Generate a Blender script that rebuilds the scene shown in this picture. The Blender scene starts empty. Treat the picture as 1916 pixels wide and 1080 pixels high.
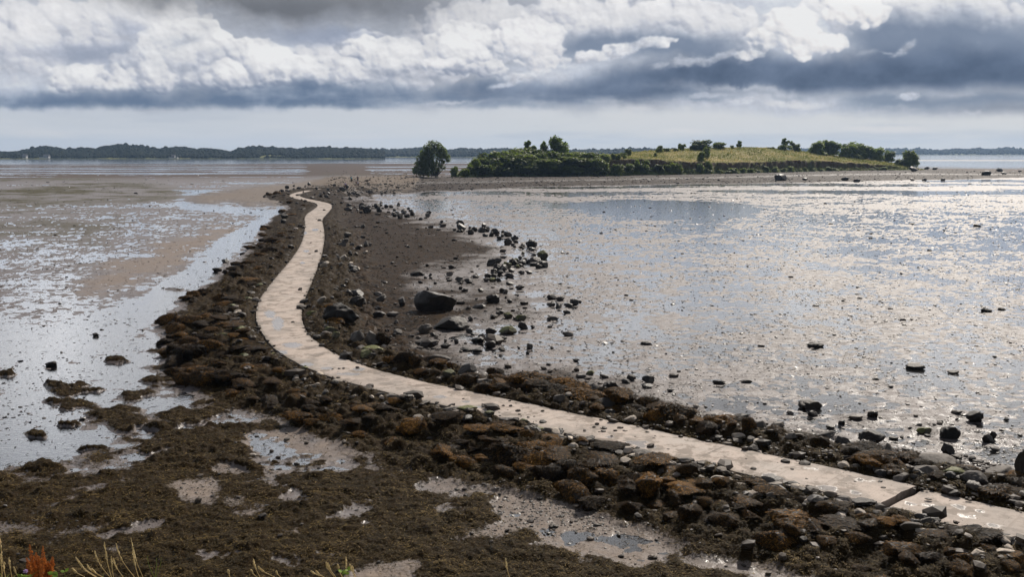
import bpy, math, random
import numpy as np
from mathutils import Vector, Matrix

random.seed(7)
RNG = np.random.default_rng(11)
scene = bpy.context.scene
COL = scene.collection
R = math.radians

# ------------------------------------------------------------------ camera numbers
FPX, CX, CY, CAMZ = 1863.0, 958.0, 540.0, 9.0
TH = math.atan((540.0 - 285.0) / FPX)
CT, ST = math.cos(TH), math.sin(TH)
SUN_AZ, SUN_EL = R(25), R(38)          # azimuth from the view axis towards +x


def unproj(u, v, z=0.0):
    """point at height z seen at photo pixel u, v"""
    u = np.asarray(u, float); v = np.asarray(v, float)
    a = (u - CX) / FPX; b = -(v - CY) / FPX
    dy = CT + b * ST; dz = -ST + b * CT
    k = (z - CAMZ) / dz
    return a * k, dy * k


def proj(x, y, z=0.0):
    h = z - CAMZ
    zc = np.maximum(y * CT - h * ST, 0.5)
    yc = y * ST + h * CT
    return CX + FPX * x / zc, CY - FPX * yc / zc


def ang(u, v):
    """azimuth, elevation (in hundreds of photo pixels at the centre) of a photo pixel"""
    a = (u - CX) / FPX; b = -(v - CY) / FPX
    dy = CT + b * ST; dz = -ST + b * CT
    return math.atan2(a, dy) * 18.63, math.atan2(dz, math.hypot(a, dy)) * 18.63


# ------------------------------------------------------------------ noise
def _hash(ix, iy, seed):
    h = (ix.astype(np.int64) * 374761393 + iy.astype(np.int64) * 668265263 + seed * 1442695041) & 0xFFFFFFFF
    h = ((h ^ (h >> 13)) * 1274126177) & 0xFFFFFFFF
    h = (h ^ (h >> 16)) & 0xFFFFFFFF
    return h


def gnoise(x, y, seed=0):
    x = np.asarray(x, float); y = np.asarray(y, float)
    xi = np.floor(x); yi = np.floor(y); fx = x - xi; fy = y - yi
    xi = xi.astype(np.int64); yi = yi.astype(np.int64)

    def g(ox, oy):
        t = _hash(xi + ox, yi + oy, seed) * (2 * math.pi / 4294967296.0)
        return np.cos(t) * (fx - ox) + np.sin(t) * (fy - oy)
    sx = fx * fx * fx * (fx * (fx * 6 - 15) + 10); sy = fy * fy * fy * (fy * (fy * 6 - 15) + 10)
    a = g(0, 0); b = g(1, 0); c = g(0, 1); d = g(1, 1)
    return 1.6 * ((a * (1 - sx) + b * sx) * (1 - sy) + (c * (1 - sx) + d * sx) * sy)


def fbm(x, y, oct=4, seed=0, gain=0.55):
    s = 0.0; a = 1.0; n = 0.0
    for k in range(oct):
        s = s + a * gnoise(x * 2.03 ** k + 17.3 * k, y * 2.03 ** k - 9.1 * k, seed + k)
        n += a; a *= gain
    return s / n * 1.6


def sstep(a, b, x):
    t = np.clip((x - a) / (b - a + 1e-12), 0, 1)
    return t * t * (3 - 2 * t)


def poly_sd(u, v, poly):
    """signed distance to a polygon, positive inside"""
    u = np.asarray(u, float); v = np.asarray(v, float)
    p = np.asarray(poly, float)
    d2 = np.full(u.shape, 1e18); inside = np.zeros(u.shape, bool)
    n = len(p)
    for i in range(n):
        x0, y0 = p[i]; x1, y1 = p[(i + 1) % n]
        ex, ey = x1 - x0, y1 - y0
        wx, wy = u - x0, v - y0
        t = np.clip((wx * ex + wy * ey) / (ex * ex + ey * ey + 1e-9), 0, 1)
        d2 = np.minimum(d2, (wx - t * ex) ** 2 + (wy - t * ey) ** 2)
        c = ((y0 > v) != (y1 > v))
        with np.errstate(divide='ignore', invalid='ignore'):
            xi = (x1 - x0) * (v - y0) / ((y1 - y0) if y1 != y0 else 1e-9) + x0
        inside ^= c & (u < xi)
    d = np.sqrt(d2)
    return np.where(inside, d, -d)


def line_dist(x, y, P):
    """distance to polyline P (n,2), and index of the closest segment + t"""
    best = np.full(x.shape, 1e18); idx = np.zeros(x.shape)
    side = np.zeros(x.shape)
    for i in range(len(P) - 1):
        x0, y0 = P[i]; x1, y1 = P[i + 1]
        ex, ey = x1 - x0, y1 - y0
        wx, wy = x - x0, y - y0
        t = np.clip((wx * ex + wy * ey) / (ex * ex + ey * ey + 1e-9), 0, 1)
        d = (wx - t * ex) ** 2 + (wy - t * ey) ** 2
        m = d < best
        best = np.where(m, d, best); idx = np.where(m, i + t, idx)
        side = np.where(m, ex * wy - ey * wx, side)
    return np.sqrt(best), idx, side


# ------------------------------------------------------------------ object helpers
def mesh_np(name, V, F, mats=(), smooth=True, attrs=None, mat_idx=None):
    """mesh from arrays; F is (m,k) with one k, or a list of such arrays"""
    me = bpy.data.meshes.new(name)
    V = np.ascontiguousarray(V, np.float32)
    Fs = F if isinstance(F, list) else [F]
    Fs = [np.ascontiguousarray(f, np.int32) for f in Fs if len(f)]
    nl = sum(f.size for f in Fs); nf = sum(len(f) for f in Fs)
    me.vertices.add(len(V)); me.vertices.foreach_set('co', V.ravel())
    me.loops.add(nl); me.polygons.add(nf)
    me.loops.foreach_set('vertex_index', np.concatenate([f.ravel() for f in Fs]))
    st = []; o = 0
    for f in Fs:
        k = f.shape[1]
        st.append(o + np.arange(len(f)) * k); o += f.size
    me.polygons.foreach_set('loop_start', np.concatenate(st).astype(np.int32))
    if mat_idx is not None:
        me.polygons.foreach_set('material_index', np.asarray(mat_idx, np.int32))
    me.update(calc_edges=True)
    me.polygons.foreach_set('use_smooth', np.full(nf, smooth, bool))
    for k, a in (attrs or {}).items():
        at = me.attributes.new(k, 'FLOAT', 'POINT')
        at.data.foreach_set('value', np.ascontiguousarray(a, np.float32))
    for m in mats:
        me.materials.append(m)
    return me


def obj(name, me, parent=None, loc=None):
    o = bpy.data.objects.new(name, me)
    COL.objects.link(o)
    if parent is not None:
        o.parent = parent
    if loc is not None:
        o.location = loc
    return o


def tag(o, label=None, cat=None, group=None, kind=None):
    if label: o['label'] = label
    if cat: o['category'] = cat
    if group: o['group'] = group
    if kind: o['kind'] = kind
    return o


def copy_tree(o, parent=None):
    c = o.copy(); COL.objects.link(c); c.parent = parent
    for ch in o.children:
        copy_tree(ch, c)
    return c


def scatter(tv, tf, pos, scl, rot, tint=None):
    """n transformed copies of a template (verts tv, faces tf) as one pair of arrays"""
    n = len(pos); k = len(tv)
    sv = tv[None, :, :] * scl[:, None, :]
    V = np.einsum('nij,nkj->nki', rot, sv) + pos[:, None, :]
    F = (tf[None, :, :] + (np.arange(n) * k)[:, None, None]).reshape(-1, tf.shape[1])
    T = None if tint is None else np.repeat(tint, k)
    return V.reshape(-1, 3), F, T


def rand_rot(n, tilt=math.pi, rng=RNG):
    """yaw at random, then tilt by up to `tilt` about a random level axis"""
    a = rng.uniform(0, 2 * math.pi, n); b = rng.uniform(0, 2 * math.pi, n)
    t = rng.uniform(-1, 1, n) * tilt
    kx, ky = np.cos(b), np.sin(b); c, s = np.cos(t), np.sin(t); C = 1 - c
    T = np.zeros((n, 3, 3))
    T[:, 0, 0] = c + kx * kx * C; T[:, 0, 1] = kx * ky * C; T[:, 0, 2] = ky * s
    T[:, 1, 0] = kx * ky * C; T[:, 1, 1] = c + ky * ky * C; T[:, 1, 2] = -kx * s
    T[:, 2, 0] = -ky * s; T[:, 2, 1] = kx * s; T[:, 2, 2] = c
    Z = np.zeros((n, 3, 3)); ca, sa = np.cos(a), np.sin(a)
    Z[:, 0, 0] = ca; Z[:, 0, 1] = -sa; Z[:, 1, 0] = sa; Z[:, 1, 1] = ca; Z[:, 2, 2] = 1
    return T @ Z


def icosphere(sub):
    import bmesh
    bm = bmesh.new(); bmesh.ops.create_icosphere(bm, subdivisions=sub, radius=1.0)
    V = np.array([v.co[:] for v in bm.verts]); F = np.array([[v.index for v in f.verts] for f in bm.faces])
    bm.free()
    return V, F


def tube(pts, rad, seg=8, cap=True):
    """tapered tube along pts; returns verts, quads (+ fan caps as tris)"""
    pts = np.asarray(pts, float); n = len(pts); rad = np.broadcast_to(np.asarray(rad, float), (n,))
    V = []
    for i in range(n):
        t = pts[min(i + 1, n - 1)] - pts[max(i - 1, 0)]
        t = t / (np.linalg.norm(t) + 1e-9)
        a = np.array([1, 0, 0]) if abs(t[0]) < 0.8 else np.array([0, 1, 0])
        p = np.cross(t, a); p /= np.linalg.norm(p); q = np.cross(t, p)
        w = np.arange(seg) * 2 * math.pi / seg
        V.append(pts[i] + rad[i] * (np.cos(w)[:, None] * p + np.sin(w)[:, None] * q))
    V = np.concatenate(V); F = []
    for i in range(n - 1):
        for k in range(seg):
            k2 = (k + 1) % seg
            F.append((i * seg + k, i * seg + k2, (i + 1) * seg + k2, (i + 1) * seg + k))
    return V, np.array(F)


def merge(parts):
    Vs, Fs, o = [], [], 0
    for V, F in parts:
        Vs.append(V); Fs.append(F + o); o += len(V)
    return np.concatenate(Vs), np.concatenate(Fs)


# ------------------------------------------------------------------ node helpers
class NT:
    def __init__(self, nt):
        self.nt = nt

    def n(self, t, **kw):
        nd = self.nt.nodes.new(t)
        for k, v in kw.items():
            setattr(nd, k, v)
        return nd

    def put(self, sock, v):
        if v is None: return
        if hasattr(v, 'is_output'):
            self.nt.links.new(v, sock)
        else:
            if sock.type == 'RGBA' and len(v) == 3: v = (*v, 1)
            sock.default_value = v

    def m(self, op, a, b=None, c=None, clamp=False):
        nd = self.n('ShaderNodeMath', operation=op, use_clamp=clamp)
        for s, v in zip(nd.inputs, (a, b, c)):
            if v is not None: self.put(s, v)
        return nd.outputs[0]

    def add(self, a, b): return self.m('ADD', a, b)
    def mul(self, a, b): return self.m('MULTIPLY', a, b)
    def sub(self, a, b): return self.m('SUBTRACT', a, b)

    def vm(self, op, a, b=None):
        nd = self.n('ShaderNodeVectorMath', operation=op)
        self.put(nd.inputs[0], a)
        if b is not None: self.put(nd.inputs[1], b)
        return nd.outputs[0]

    def ss(self, v, a, b):
        nd = self.n('ShaderNodeMapRange', interpolation_type='SMOOTHSTEP', clamp=True)
        self.put(nd.inputs['Value'], v)
        self.put(nd.inputs['From Min'], a); self.put(nd.inputs['From Max'], b)
        return nd.outputs[0]

    def lin(self, v, a, b, c=0.0, d=1.0):
        nd = self.n('ShaderNodeMapRange', clamp=True)
        for k, x in zip(('Value', 'From Min', 'From Max', 'To Min', 'To Max'), (v, a, b, c, d)):
            self.put(nd.inputs[k], x)
        return nd.outputs[0]

    def mix(self, f, a, b, blend='MIX'):
        nd = self.n('ShaderNodeMix', data_type='RGBA', blend_type=blend)
        self.put(nd.inputs[0], f); self.put(nd.inputs[6], a); self.put(nd.inputs[7], b)
        return nd.outputs[2]

    def noise(self, vec, scale, detail=4, rough=0.55, out='Fac', dist=0.0):
        nd = self.n('ShaderNodeTexNoise')
        if vec is not None: self.put(nd.inputs['Vector'], vec)
        nd.inputs['Scale'].default_value = scale; nd.inputs['Detail'].default_value = detail
        nd.inputs['Roughness'].default_value = rough; nd.inputs['Distortion'].default_value = dist
        return nd.outputs[out]

    def vor(self, vec, scale, feature='F1', out='Distance', smooth=None, rnd=1.0):
        nd = self.n('ShaderNodeTexVoronoi', feature=feature)
        if vec is not None: self.put(nd.inputs['Vector'], vec)
        nd.inputs['Scale'].default_value = scale
        nd.inputs['Randomness'].default_value = rnd
        if smooth is not None: nd.inputs['Smoothness'].default_value = smooth
        return nd.outputs[out]

    def xyz(self, x, y, z=0.0):
        nd = self.n('ShaderNodeCombineXYZ')
        for s, v in zip(nd.inputs, (x, y, z)): self.put(s, v)
        return nd.outputs[0]

    def attr(self, name):
        return self.n('ShaderNodeAttribute', attribute_name=name).outputs['Fac']

    def pos(self):
        return self.n('ShaderNodeNewGeometry').outputs['Position']

    def objpos(self):
        return self.n('ShaderNodeTexCoord').outputs['Object']

    def bump(self, h, strength, dist=1.0, normal=None):
        nd = self.n('ShaderNodeBump')
        nd.inputs['Strength'].default_value = strength; nd.inputs['Distance'].default_value = dist
        self.put(nd.inputs['Height'], h)
        if normal is not None: self.put(nd.inputs['Normal'], normal)
        return nd.outputs[0]


def material(name):
    m = bpy.data.materials.new(name); m.use_nodes = True
    m.node_tree.nodes.clear()
    t = NT(m.node_tree)
    out = t.n('ShaderNodeOutputMaterial')
    return m, t, out


def principled(t, out, col, rough=0.8, normal=None, spec=0.5, **kw):
    p = t.n('ShaderNodeBsdfPrincipled')
    t.put(p.inputs['Base Color'], col); t.put(p.inputs['Roughness'], rough)
    t.put(p.inputs['Specular IOR Level'], spec)
    if normal is not None: t.put(p.inputs['Normal'], normal)
    for k, v in kw.items():
        t.put(p.inputs[k], v)
    if out is not None: t.nt.links.new(p.outputs[0], out.inputs['Surface'])
    return p


def simple_mat(name, col, rough=0.7, var=0.25, scale=6.0, **kw):
    m, t, out = material(name)
    n = t.noise(t.objpos(), scale, 4)
    c = t.mix(n, tuple(max(0, x * (1 - var)) for x in col), tuple(x * (1 + var) for x in col))
    principled(t, out, c, rough, **kw)
    return m
# ------------------------------------------------------------------ clouds, worked out from noise as a table of sky radiance
# sky coordinates: azimuth and elevation in photo-centre pixels (1863 px per radian)
SK_U0, SK_U1, SK_V0, SK_V1, SK_STEP = -1680.0, 1680.0, -40.0, 860.0, 1.4


def srgb2lin(c):
    c = np.asarray(c, float)
    return np.where(c <= 0.04045, c / 12.92, ((c + 0.055) / 1.055) ** 2.4)


def make_sky():
    rng = np.random.default_rng(5)
    us = np.arange(SK_U0, SK_U1, SK_STEP); vs = np.arange(SK_V0, SK_V1, SK_STEP)
    A, E = np.meshgrid(us, vs)                       # row 0 = lowest
    A = A.astype(np.float32); E = E.astype(np.float32)
    # the photo pixel each direction shows at (to lay the clouds out), and its continuation above the frame
    az, el = A / 1863.0, E / 1863.0
    X, Y, Z = np.sin(az) * np.cos(el), np.cos(az) * np.cos(el), np.sin(el)
    zc = np.maximum(Y * CT - Z * ST, 0.15)
    Pu = CX + FPX * X / zc; Pv = CY - FPX * (Y * ST + Z * CT) / zc

    def nz(s, oct, seed, sx=1.0, sy=1.0, gain=0.55):
        return fbm(A * (sx / s), E * (sy / s), oct, seed, gain)
    w1 = nz(210, 6, 101); w2 = nz(210, 6, 131)
    f1 = nz(55, 6, 161, gain=0.6); f2 = nz(55, 6, 191, gain=0.6)
    Wu = Pu + 42 * w1 + 9 * f1; Wv = Pv + 24 * w2 + 6 * f2

    def el_mask(u, v, a, b, soft=0.5, wu=None, wv=None):
        d = np.sqrt((((Wu if wu is None else wu) - u) / a) ** 2 + (((Wv if wv is None else wv) - v) / b) ** 2)
        return 1 - sstep(1 - soft, 1 + soft, d)

    def g(u, v, a, b):
        return np.exp(-((Wu - u) / a) ** 2 - ((Wv - v) / b) ** 2)

    def over(img, col, al):
        return img * (1 - al[..., None]) + np.asarray(col, float)[..., :] * al[..., None]
    side = sstep(0, 1900, Pu)[..., None]
    # low band of pale sky over the horizon
    lowL, lowR = np.array([203, 207, 212]) / 255., np.array([228, 226, 221]) / 255.
    topL, topR = np.array([196, 202, 211]) / 255., np.array([217, 217, 217]) / 255.
    k = sstep(0, 90, E)[..., None]
    img = (lowL * (1 - side) + lowR * side) * (1 - k) + (topL * (1 - side) + topR * side) * k
    st = nz(160, 6, 31, 0.35, 3.2)
    img = over(img, (0.845, 0.845, 0.855), 0.45 * sstep(0.05, 0.6, st))
    img = over(img, (0.70, 0.735, 0.79), 0.40 * sstep(0.1, 0.7, -st))
    # sheet of middling grey cloud
    edge = 203 + 10 * sstep(900, 1900, Pu) + 10 * nz(190, 5, 41)
    sheet = sstep(edge + 12, edge - 16, Wv * 0.35 + Pv * 0.65)
    t = nz(260, 7, 51, 0.8, 1.5)
    tone = 0.70 + 0.13 * t
    sh = np.stack([tone - 0.012, tone + 0.006, tone + 0.048], -1)
    img = img * (1 - sheet[..., None]) + sh * sheet[..., None]
    img = over(img, (0.80, 0.80, 0.82), 0.55 * sstep(0.15, 0.9, nz(120, 7, 61, 0.8, 1.8)) * sheet)

    patch = nz(95, 5, 301, 0.9, 1.3); patch2 = nz(80, 5, 321)
    L = np.array([0.50, 0.80, 0.30]); L /= np.linalg.norm(L)

    def cumulus(img, clusters, seed, hi=(246, 245, 245), mid=(205, 206, 212), lo=(150, 158, 174), base=None, amp=1.0, fade=None, flat=None):
        """cauliflower heads: a relief of many overlapping balls, roughened, then lit from the upper right"""
        r = np.random.default_rng(seed)
        H = np.full(A.shape, -30.0, np.float32)
        wu = Pu + 9 * f1 * amp + 10 * w1; wv = Pv + 8 * f2 * amp + 8 * w2
        for (u, v, a, b, n, rmin, rmax) in clusters:
            for _ in range(n):
                q = r.uniform(0, 1) ** 0.6; th = r.uniform(0, 2 * math.pi)
                x = u + a * q * math.cos(th); y = v + b * q * math.sin(th)
                rad = rmin + (rmax - rmin) * (1 - q) ** 0.7 * r.uniform(0.35, 1.0)
                zc_ = (1 - q) * rmax * 0.7 + r.uniform(-0.3, 0.3) * rad
                # window in the table
                c0 = (x - CX); iu = int((math.atan(c0 / FPX) * 1863 - SK_U0) / SK_STEP)
                iv = int((285 - y - SK_V0) / SK_STEP)
                ww = int((rad + 40) / SK_STEP) + 2
                s0, s1, t0, t1 = max(iv - ww, 0), min(iv + ww, A.shape[0]), max(iu - ww, 0), min(iu + ww, A.shape[1])
                if s0 >= s1 or t0 >= t1: continue
                d2 = (wu[s0:s1, t0:t1] - x) ** 2 + ((wv[s0:s1, t0:t1] - y) * 1.12) ** 2
                hh = np.where(d2 < rad * rad, np.sqrt(np.maximum(rad * rad - d2, 0)) + zc_, -30.0)
                H[s0:s1, t0:t1] = np.maximum(H[s0:s1, t0:t1], hh)
        cov = (H > -29).astype(np.float32)
        Hc = np.where(H > -29, H, 0.0)
        D_ = Hc + 5.0 * amp * f1 + 6.5 * nz(24, 6, seed + 9, gain=0.6) + 14 * w2

        def blur(x, n):
            for ax in (0, 1):
                for _ in range(2):
                    c = np.cumsum(np.pad(x, [(n + 1, n) if i == ax else (0, 0) for i in (0, 1)], mode='edge'), axis=ax)
                    x = (np.take(c, range(2 * n + 1, c.shape[ax]), axis=ax) - np.take(c, range(0, c.shape[ax] - 2 * n - 1), axis=ax)) / (2 * n + 1)
            return x
        D_ = blur(D_, 1)
        gy, gx = np.gradient(D_, SK_STEP)
        nn = np.sqrt(gx * gx + gy * gy + 1.6)
        sh_ = (-gx * L[0] - gy * L[1] + 1.26 * L[2]) / nn
        ao = D_ - blur(D_, 9)
        big = Hc - blur(Hc, 34)
        val = 0.43 + 0.42 * sh_ + 0.009 * ao + 0.0040 * big + 0.16 * t + 0.20 * patch
        if base is not None:
            val = val + base(Pu, Pv)
        val = np.clip(val, 0, 1)[..., None]
        lo_, mi_, hi_ = (np.array(c) / 255. for c in (lo, mid, hi))
        c = np.where(val < 0.5, lo_ + (mi_ - lo_) * (val / 0.5), mi_ + (hi_ - mi_) * ((val - 0.5) / 0.5))
        soft = np.clip(0.25 + 0.9 * patch2, 0, 1)
        a1 = sstep(0.35 + 0.3 * f2, 0.80 + 0.3 * f2, blur(cov, 2))
        a2 = sstep(0.30 + 0.45 * f2, 0.98 + 0.45 * f2, blur(cov, 8))
        al = a1 * (1 - soft) + a2 * soft
        if fade is not None: al = al * fade
        return img * (1 - al[..., None]) + c * al[..., None]
    # hazy far heads, upper left and middle
    img = cumulus(img, [(60, 70, 170, 80, 110, 8, 44), (250, 30, 150, 50, 60, 8, 40), (700, 120, 190, 55, 120, 8, 36), (900, 60, 150, 70, 90, 8, 46), (1150, 30, 200, 50, 100, 8, 40), (1330, 60, 130, 60, 70, 8, 34), (1700, 20, 240, 45, 120, 8, 44)],
                  21, hi=(236, 234, 235), mid=(206, 206, 212), lo=(170, 175, 188), fade=np.clip(0.80 + 0.4 * w1, 0, 1))
    # blue-grey gaps and bases between the heads
    img = over(img, np.array([150, 160, 182]) / 255., 0.75 * np.clip(g(150, 100, 90, 20) + g(560, 62, 70, 22) + g(660, 75, 60, 14) + 0.7 * g(250, 60, 40, 14), 0, 1))
    dk = np.clip(1.1 * g(1125, 85, 110, 28) + g(1290, 92, 110, 26) + 1.0 * g(1660, 75, 70, 40) + 1.2 * g(1840, 85, 190, 52) + 0.9 * g(1000, 95, 38, 24), 0, 1)
    img = over(img, np.array([122, 136, 158]) / 255., 0.85 * dk)
    # the big heads
    lift = lambda u, v: -0.0028 * (v - 110)
    img = cumulus(img, [(345, 95, 100, 62, 170, 7, 40), (280, 125, 90, 45, 110, 6, 34), (480, 115, 60, 45, 110, 6, 32), (420, 140, 130, 30, 110, 6, 26), (570, 135, 80, 30, 90, 6, 30), (140, 145, 60, 24, 70, 5, 24), (215, 160, 50, 20, 40, 5, 20), (80, 172, 30, 7, 18, 4, 9), (640, 135, 80, 28, 60, 6, 28), (720, 110, 90, 40, 80, 6, 30), (860, 90, 90, 50, 80, 6, 36), (900, 130, 60, 20, 40, 5, 18)],
                  33, hi=(250, 248, 246), mid=(208, 208, 213), lo=(146, 154, 172), base=lift, fade=np.clip(0.92 + 0.5 * nz(130, 5, 341), 0.15, 1))
    img = over(img, np.array([150, 157, 172]) / 255., 0.6 * np.clip(g(345, 72, 40, 14) + 0.8 * g(150, 102, 70, 14) + 0.6 * g(420, 100, 30, 10) + 0.7 * g(780, 145, 80, 12), 0, 1))
    img = cumulus(img, [(815, 118, 38, 11, 34, 4, 14), (990, 75, 70, 50, 70, 6, 34), (1010, 112, 50, 20, 50, 5, 18), (1170, 92, 60, 9, 34, 4, 11), (1100, 108, 40, 10, 24, 4, 11), (1230, 82, 40, 12, 24, 4, 14), (965, 150, 34, 8, 22, 4, 10)],
                  37, hi=(243, 241, 241), mid=(212, 211, 216), lo=(165, 172, 186), base=lift)
    # long dark bases
    b1 = np.clip(sstep(150, 186, Wv * 0.6 + Pv * 0.4 + 18 * w1) * (1 - sstep(196, 212, Pv + 0.25 * (Wv - Pv) + 5 * f2)), 0, 1)
    left = 1 - sstep(850, 1100, Pu)
    img = over(img, np.array([104, 122, 148]) / 255., 0.95 * b1 * left * np.clip(0.80 + 0.75 * nz(150, 6, 71, 0.5, 2.4) + 0.25 * f1, 0, 1))
    top_r = 150 - 55 * sstep(1000, 1400, Pu) - 10 * sstep(1500, 1900, Pu)
    bot_r = 198 - 26 * sstep(1000, 1500, Pu) - 14 * sstep(1450, 1800, Pu)
    mv = Wv * 0.7 + Pv * 0.3
    b2 = sstep(top_r - 14, top_r + 34, mv + 8 * f1) * (1 - sstep(bot_r - 12, bot_r + 16, Pv + 0.4 * (Wv - Pv)))
    right = sstep(760, 1080, Pu + 60 * w1)
    dcol = np.array([98, 113, 137]) / 255. + 0.06 * (t[..., None]) + 0.03 * f1[..., None] + 0.05 * patch[..., None]
    img = img * (1 - (0.93 * b2 * right)[..., None]) + dcol * (0.93 * b2 * right)[..., None]
    img = over(img, np.array([128, 141, 160]) / 255., 0.8 * np.clip(1.2 * g(1640, 184, 95, 15) + g(1830, 182, 110, 11) + 0.8 * g(1300, 196, 90, 5) + 0.7 * g(1440, 188, 40, 5), 0, 1))
    img = over(img, np.array([212, 212, 216]) / 255., 0.6 * np.clip(g(1370, 178, 120, 8) + g(1470, 196, 110, 10) + g(850, 203, 90, 4) + g(1830, 205, 120, 6), 0, 1) * sstep(-0.3, 0.4, w2 + f1))
    # crisp near heads in front of the dark
    img = cumulus(img, [(1480, 55, 52, 44, 120, 6, 28), (1540, 78, 46, 17, 60, 5, 18), (1430, 72, 42, 22, 50, 5, 18), (1400, 104, 30, 9, 24, 4, 10), (1500, 104, 16, 6, 14, 3, 8), (1600, 20, 70, 30, 60, 6, 24)],
                  45, hi=(250, 248, 245), mid=(224, 221, 222), lo=(158, 166, 182), amp=1.1)
    f3 = nz(34, 6, 401, 0.8, 1.5, 0.62); f4 = f3 - np.roll(np.roll(f3, -5, 0), -4, 1)
    torn = np.zeros(A.shape)
    for (u, v, a, b, am, sl) in ((1290, 116, 46, 11, 0.8, 0.10), (1170, 94, 74, 10, 0.95, 0.28), (1090, 112, 50, 9, 0.9, 0.3), (1686, 94, 20, 9, 0.75, 0.5), (1664, 99, 22, 3, 0.6, 0.0), (1700, 181, 24, 7, 1.0, 0.1),
                             (1345, 106, 36, 8, 0.75, 0.3), (1240, 120, 26, 6, 0.6, 0.2), (960, 152, 40, 8, 0.9, 0.35), (1000, 140, 30, 10, 0.8, 0.4), (1620, 100, 20, 6, 0.4, 0.2), (1320, 178, 40, 5, 0.6, 0.0), (1395, 190, 30, 6, 0.7, 0.2), (1800, 178, 30, 4, 0.35, 0)):
        x = (Pu - u + 10 * f1) / a; y = (Pv - v + 5 * f2 + sl * (Pu - u)) / b
        torn = np.maximum(torn, am * sstep(0.10, 0.80, np.exp(-x * x - y * y) * (1 + 0.9 * f3 + 0.25 * f2)))
    torn *= 0.66
    cc = (np.array([204, 205, 212]) + 40 * np.clip(f4, -0.9, 0.5)[..., None]) / 255.
    img = img * (1 - torn[..., None]) + cc * torn[..., None]
    lay = sstep(0.0, 0.8, nz(120, 7, 521, 0.6, 2.6)) * np.clip(g(1450, 205, 420, 24) + 0.6 * g(1050, 212, 200, 12), 0, 1)
    img = over(img, np.array([168, 174, 186]) / 255., 0.6 * lay)
    img = over(img, np.array([226, 222, 220]) / 255., 0.5 * sstep(0.1, 0.7, nz(90, 7, 541, 0.6, 2.4)) * np.clip(g(1450, 208, 420, 22), 0, 1))
    for (u, v, a, b, am) in ((1660, 243, 78, 6, 0.85), (1275, 246, 44, 5, 0.6), (640, 258, 70, 6, 0.25), (75, 252, 60, 8, 0.25)):
        m = np.exp(-((Pu + 5 * f1 - u) / a) ** 4 - ((Pv + 3 * f2 - v) / b) ** 4)
        img = over(img, np.array([236, 228, 222]) / 255., am * m)
    # finer torn texture over everything but the low band
    fine = nz(26, 6, 501, 0.9, 1.25, 0.64); ms = np.clip(sheet, 0, 1)
    rel = fine - np.roll(np.roll(fine, -3, 0), -2, 1)
    img = np.clip(img + (ms * sstep(0.55, 0.8, img.mean(-1)) * (0.016 * fine + 0.030 * np.clip(rel, -1, 1)))[..., None], 0, 0.985)
    img = np.clip(img + ms[..., None] * 0.26 * (img - 0.66), 0, 0.985)
    img = np.where(img > 0.84, 0.84 + (img - 0.84) * 0.62, img)
    gl_ = img.mean(-1)[..., None]; img = gl_ + (img - gl_) * 0.80
    # dark overhead patch at the top
    m = np.clip(1.35 * g(600, -4, 180, 46) + 0.9 * g(330, -12, 170, 26), 0, 1)
    img = img * (1 - (0.92 * m)[..., None]) + (np.array([104, 107, 113]) / 255. + 0.05 * w1[..., None]) * (0.92 * m)[..., None]
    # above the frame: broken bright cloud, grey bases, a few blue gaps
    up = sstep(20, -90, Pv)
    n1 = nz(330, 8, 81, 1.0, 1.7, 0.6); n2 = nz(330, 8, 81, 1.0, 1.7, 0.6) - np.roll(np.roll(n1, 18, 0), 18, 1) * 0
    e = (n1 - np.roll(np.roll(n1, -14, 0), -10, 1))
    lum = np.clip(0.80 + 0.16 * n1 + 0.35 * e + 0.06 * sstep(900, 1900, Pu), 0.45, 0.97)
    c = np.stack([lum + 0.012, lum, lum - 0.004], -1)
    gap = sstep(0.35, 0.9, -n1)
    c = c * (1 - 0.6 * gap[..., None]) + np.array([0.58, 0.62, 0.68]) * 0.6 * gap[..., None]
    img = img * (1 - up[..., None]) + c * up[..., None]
    lin = srgb2lin(np.clip(img, 0, 1))
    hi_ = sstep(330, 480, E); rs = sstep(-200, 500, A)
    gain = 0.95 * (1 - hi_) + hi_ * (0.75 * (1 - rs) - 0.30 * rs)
    lin = lin * (1 + (gain * up * sstep(0.62, 0.9, img.mean(-1)))[..., None]) * np.where((up * hi_ * (1 - rs))[..., None] > 0, 1 + (up * hi_ * (1 - rs))[..., None] * np.array([-0.06, 0.0, 0.08]), 1)      # unseen sky above the frame brightened, dimmed and tinted to set the mud's reflections
    return lin.astype(np.float32)
# ------------------------------------------------------------------ camera, sun, sky
cam = bpy.data.cameras.new('camera'); cam.sensor_width = 36.0; cam.lens = 36.0 * FPX / 1916.0
cam.clip_start = 0.1; cam.clip_end = 30000
co = bpy.data.objects.new('camera', cam); COL.objects.link(co)
co.location = (0, 0, CAMZ); co.rotation_euler = (math.pi / 2 - TH, 0, 0)
scene.camera = co

sun = bpy.data.lights.new('sun', 'SUN'); sun.energy = 5.0; sun.angle = R(0.53); sun.color = (1.0, 0.92, 0.82)
so = bpy.data.objects.new('sun', sun); COL.objects.link(so)
sd = Vector((math.sin(SUN_AZ) * math.cos(SUN_EL), math.cos(SUN_AZ) * math.cos(SUN_EL), math.sin(SUN_EL)))
so.rotation_euler = (-sd).to_track_quat('-Z', 'Y').to_euler()
so.location = (60, 60, 80)

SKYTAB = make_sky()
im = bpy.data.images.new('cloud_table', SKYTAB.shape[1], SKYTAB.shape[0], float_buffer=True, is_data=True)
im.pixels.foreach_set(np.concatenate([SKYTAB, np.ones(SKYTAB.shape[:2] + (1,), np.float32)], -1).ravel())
im.update(); im.pack()

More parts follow.
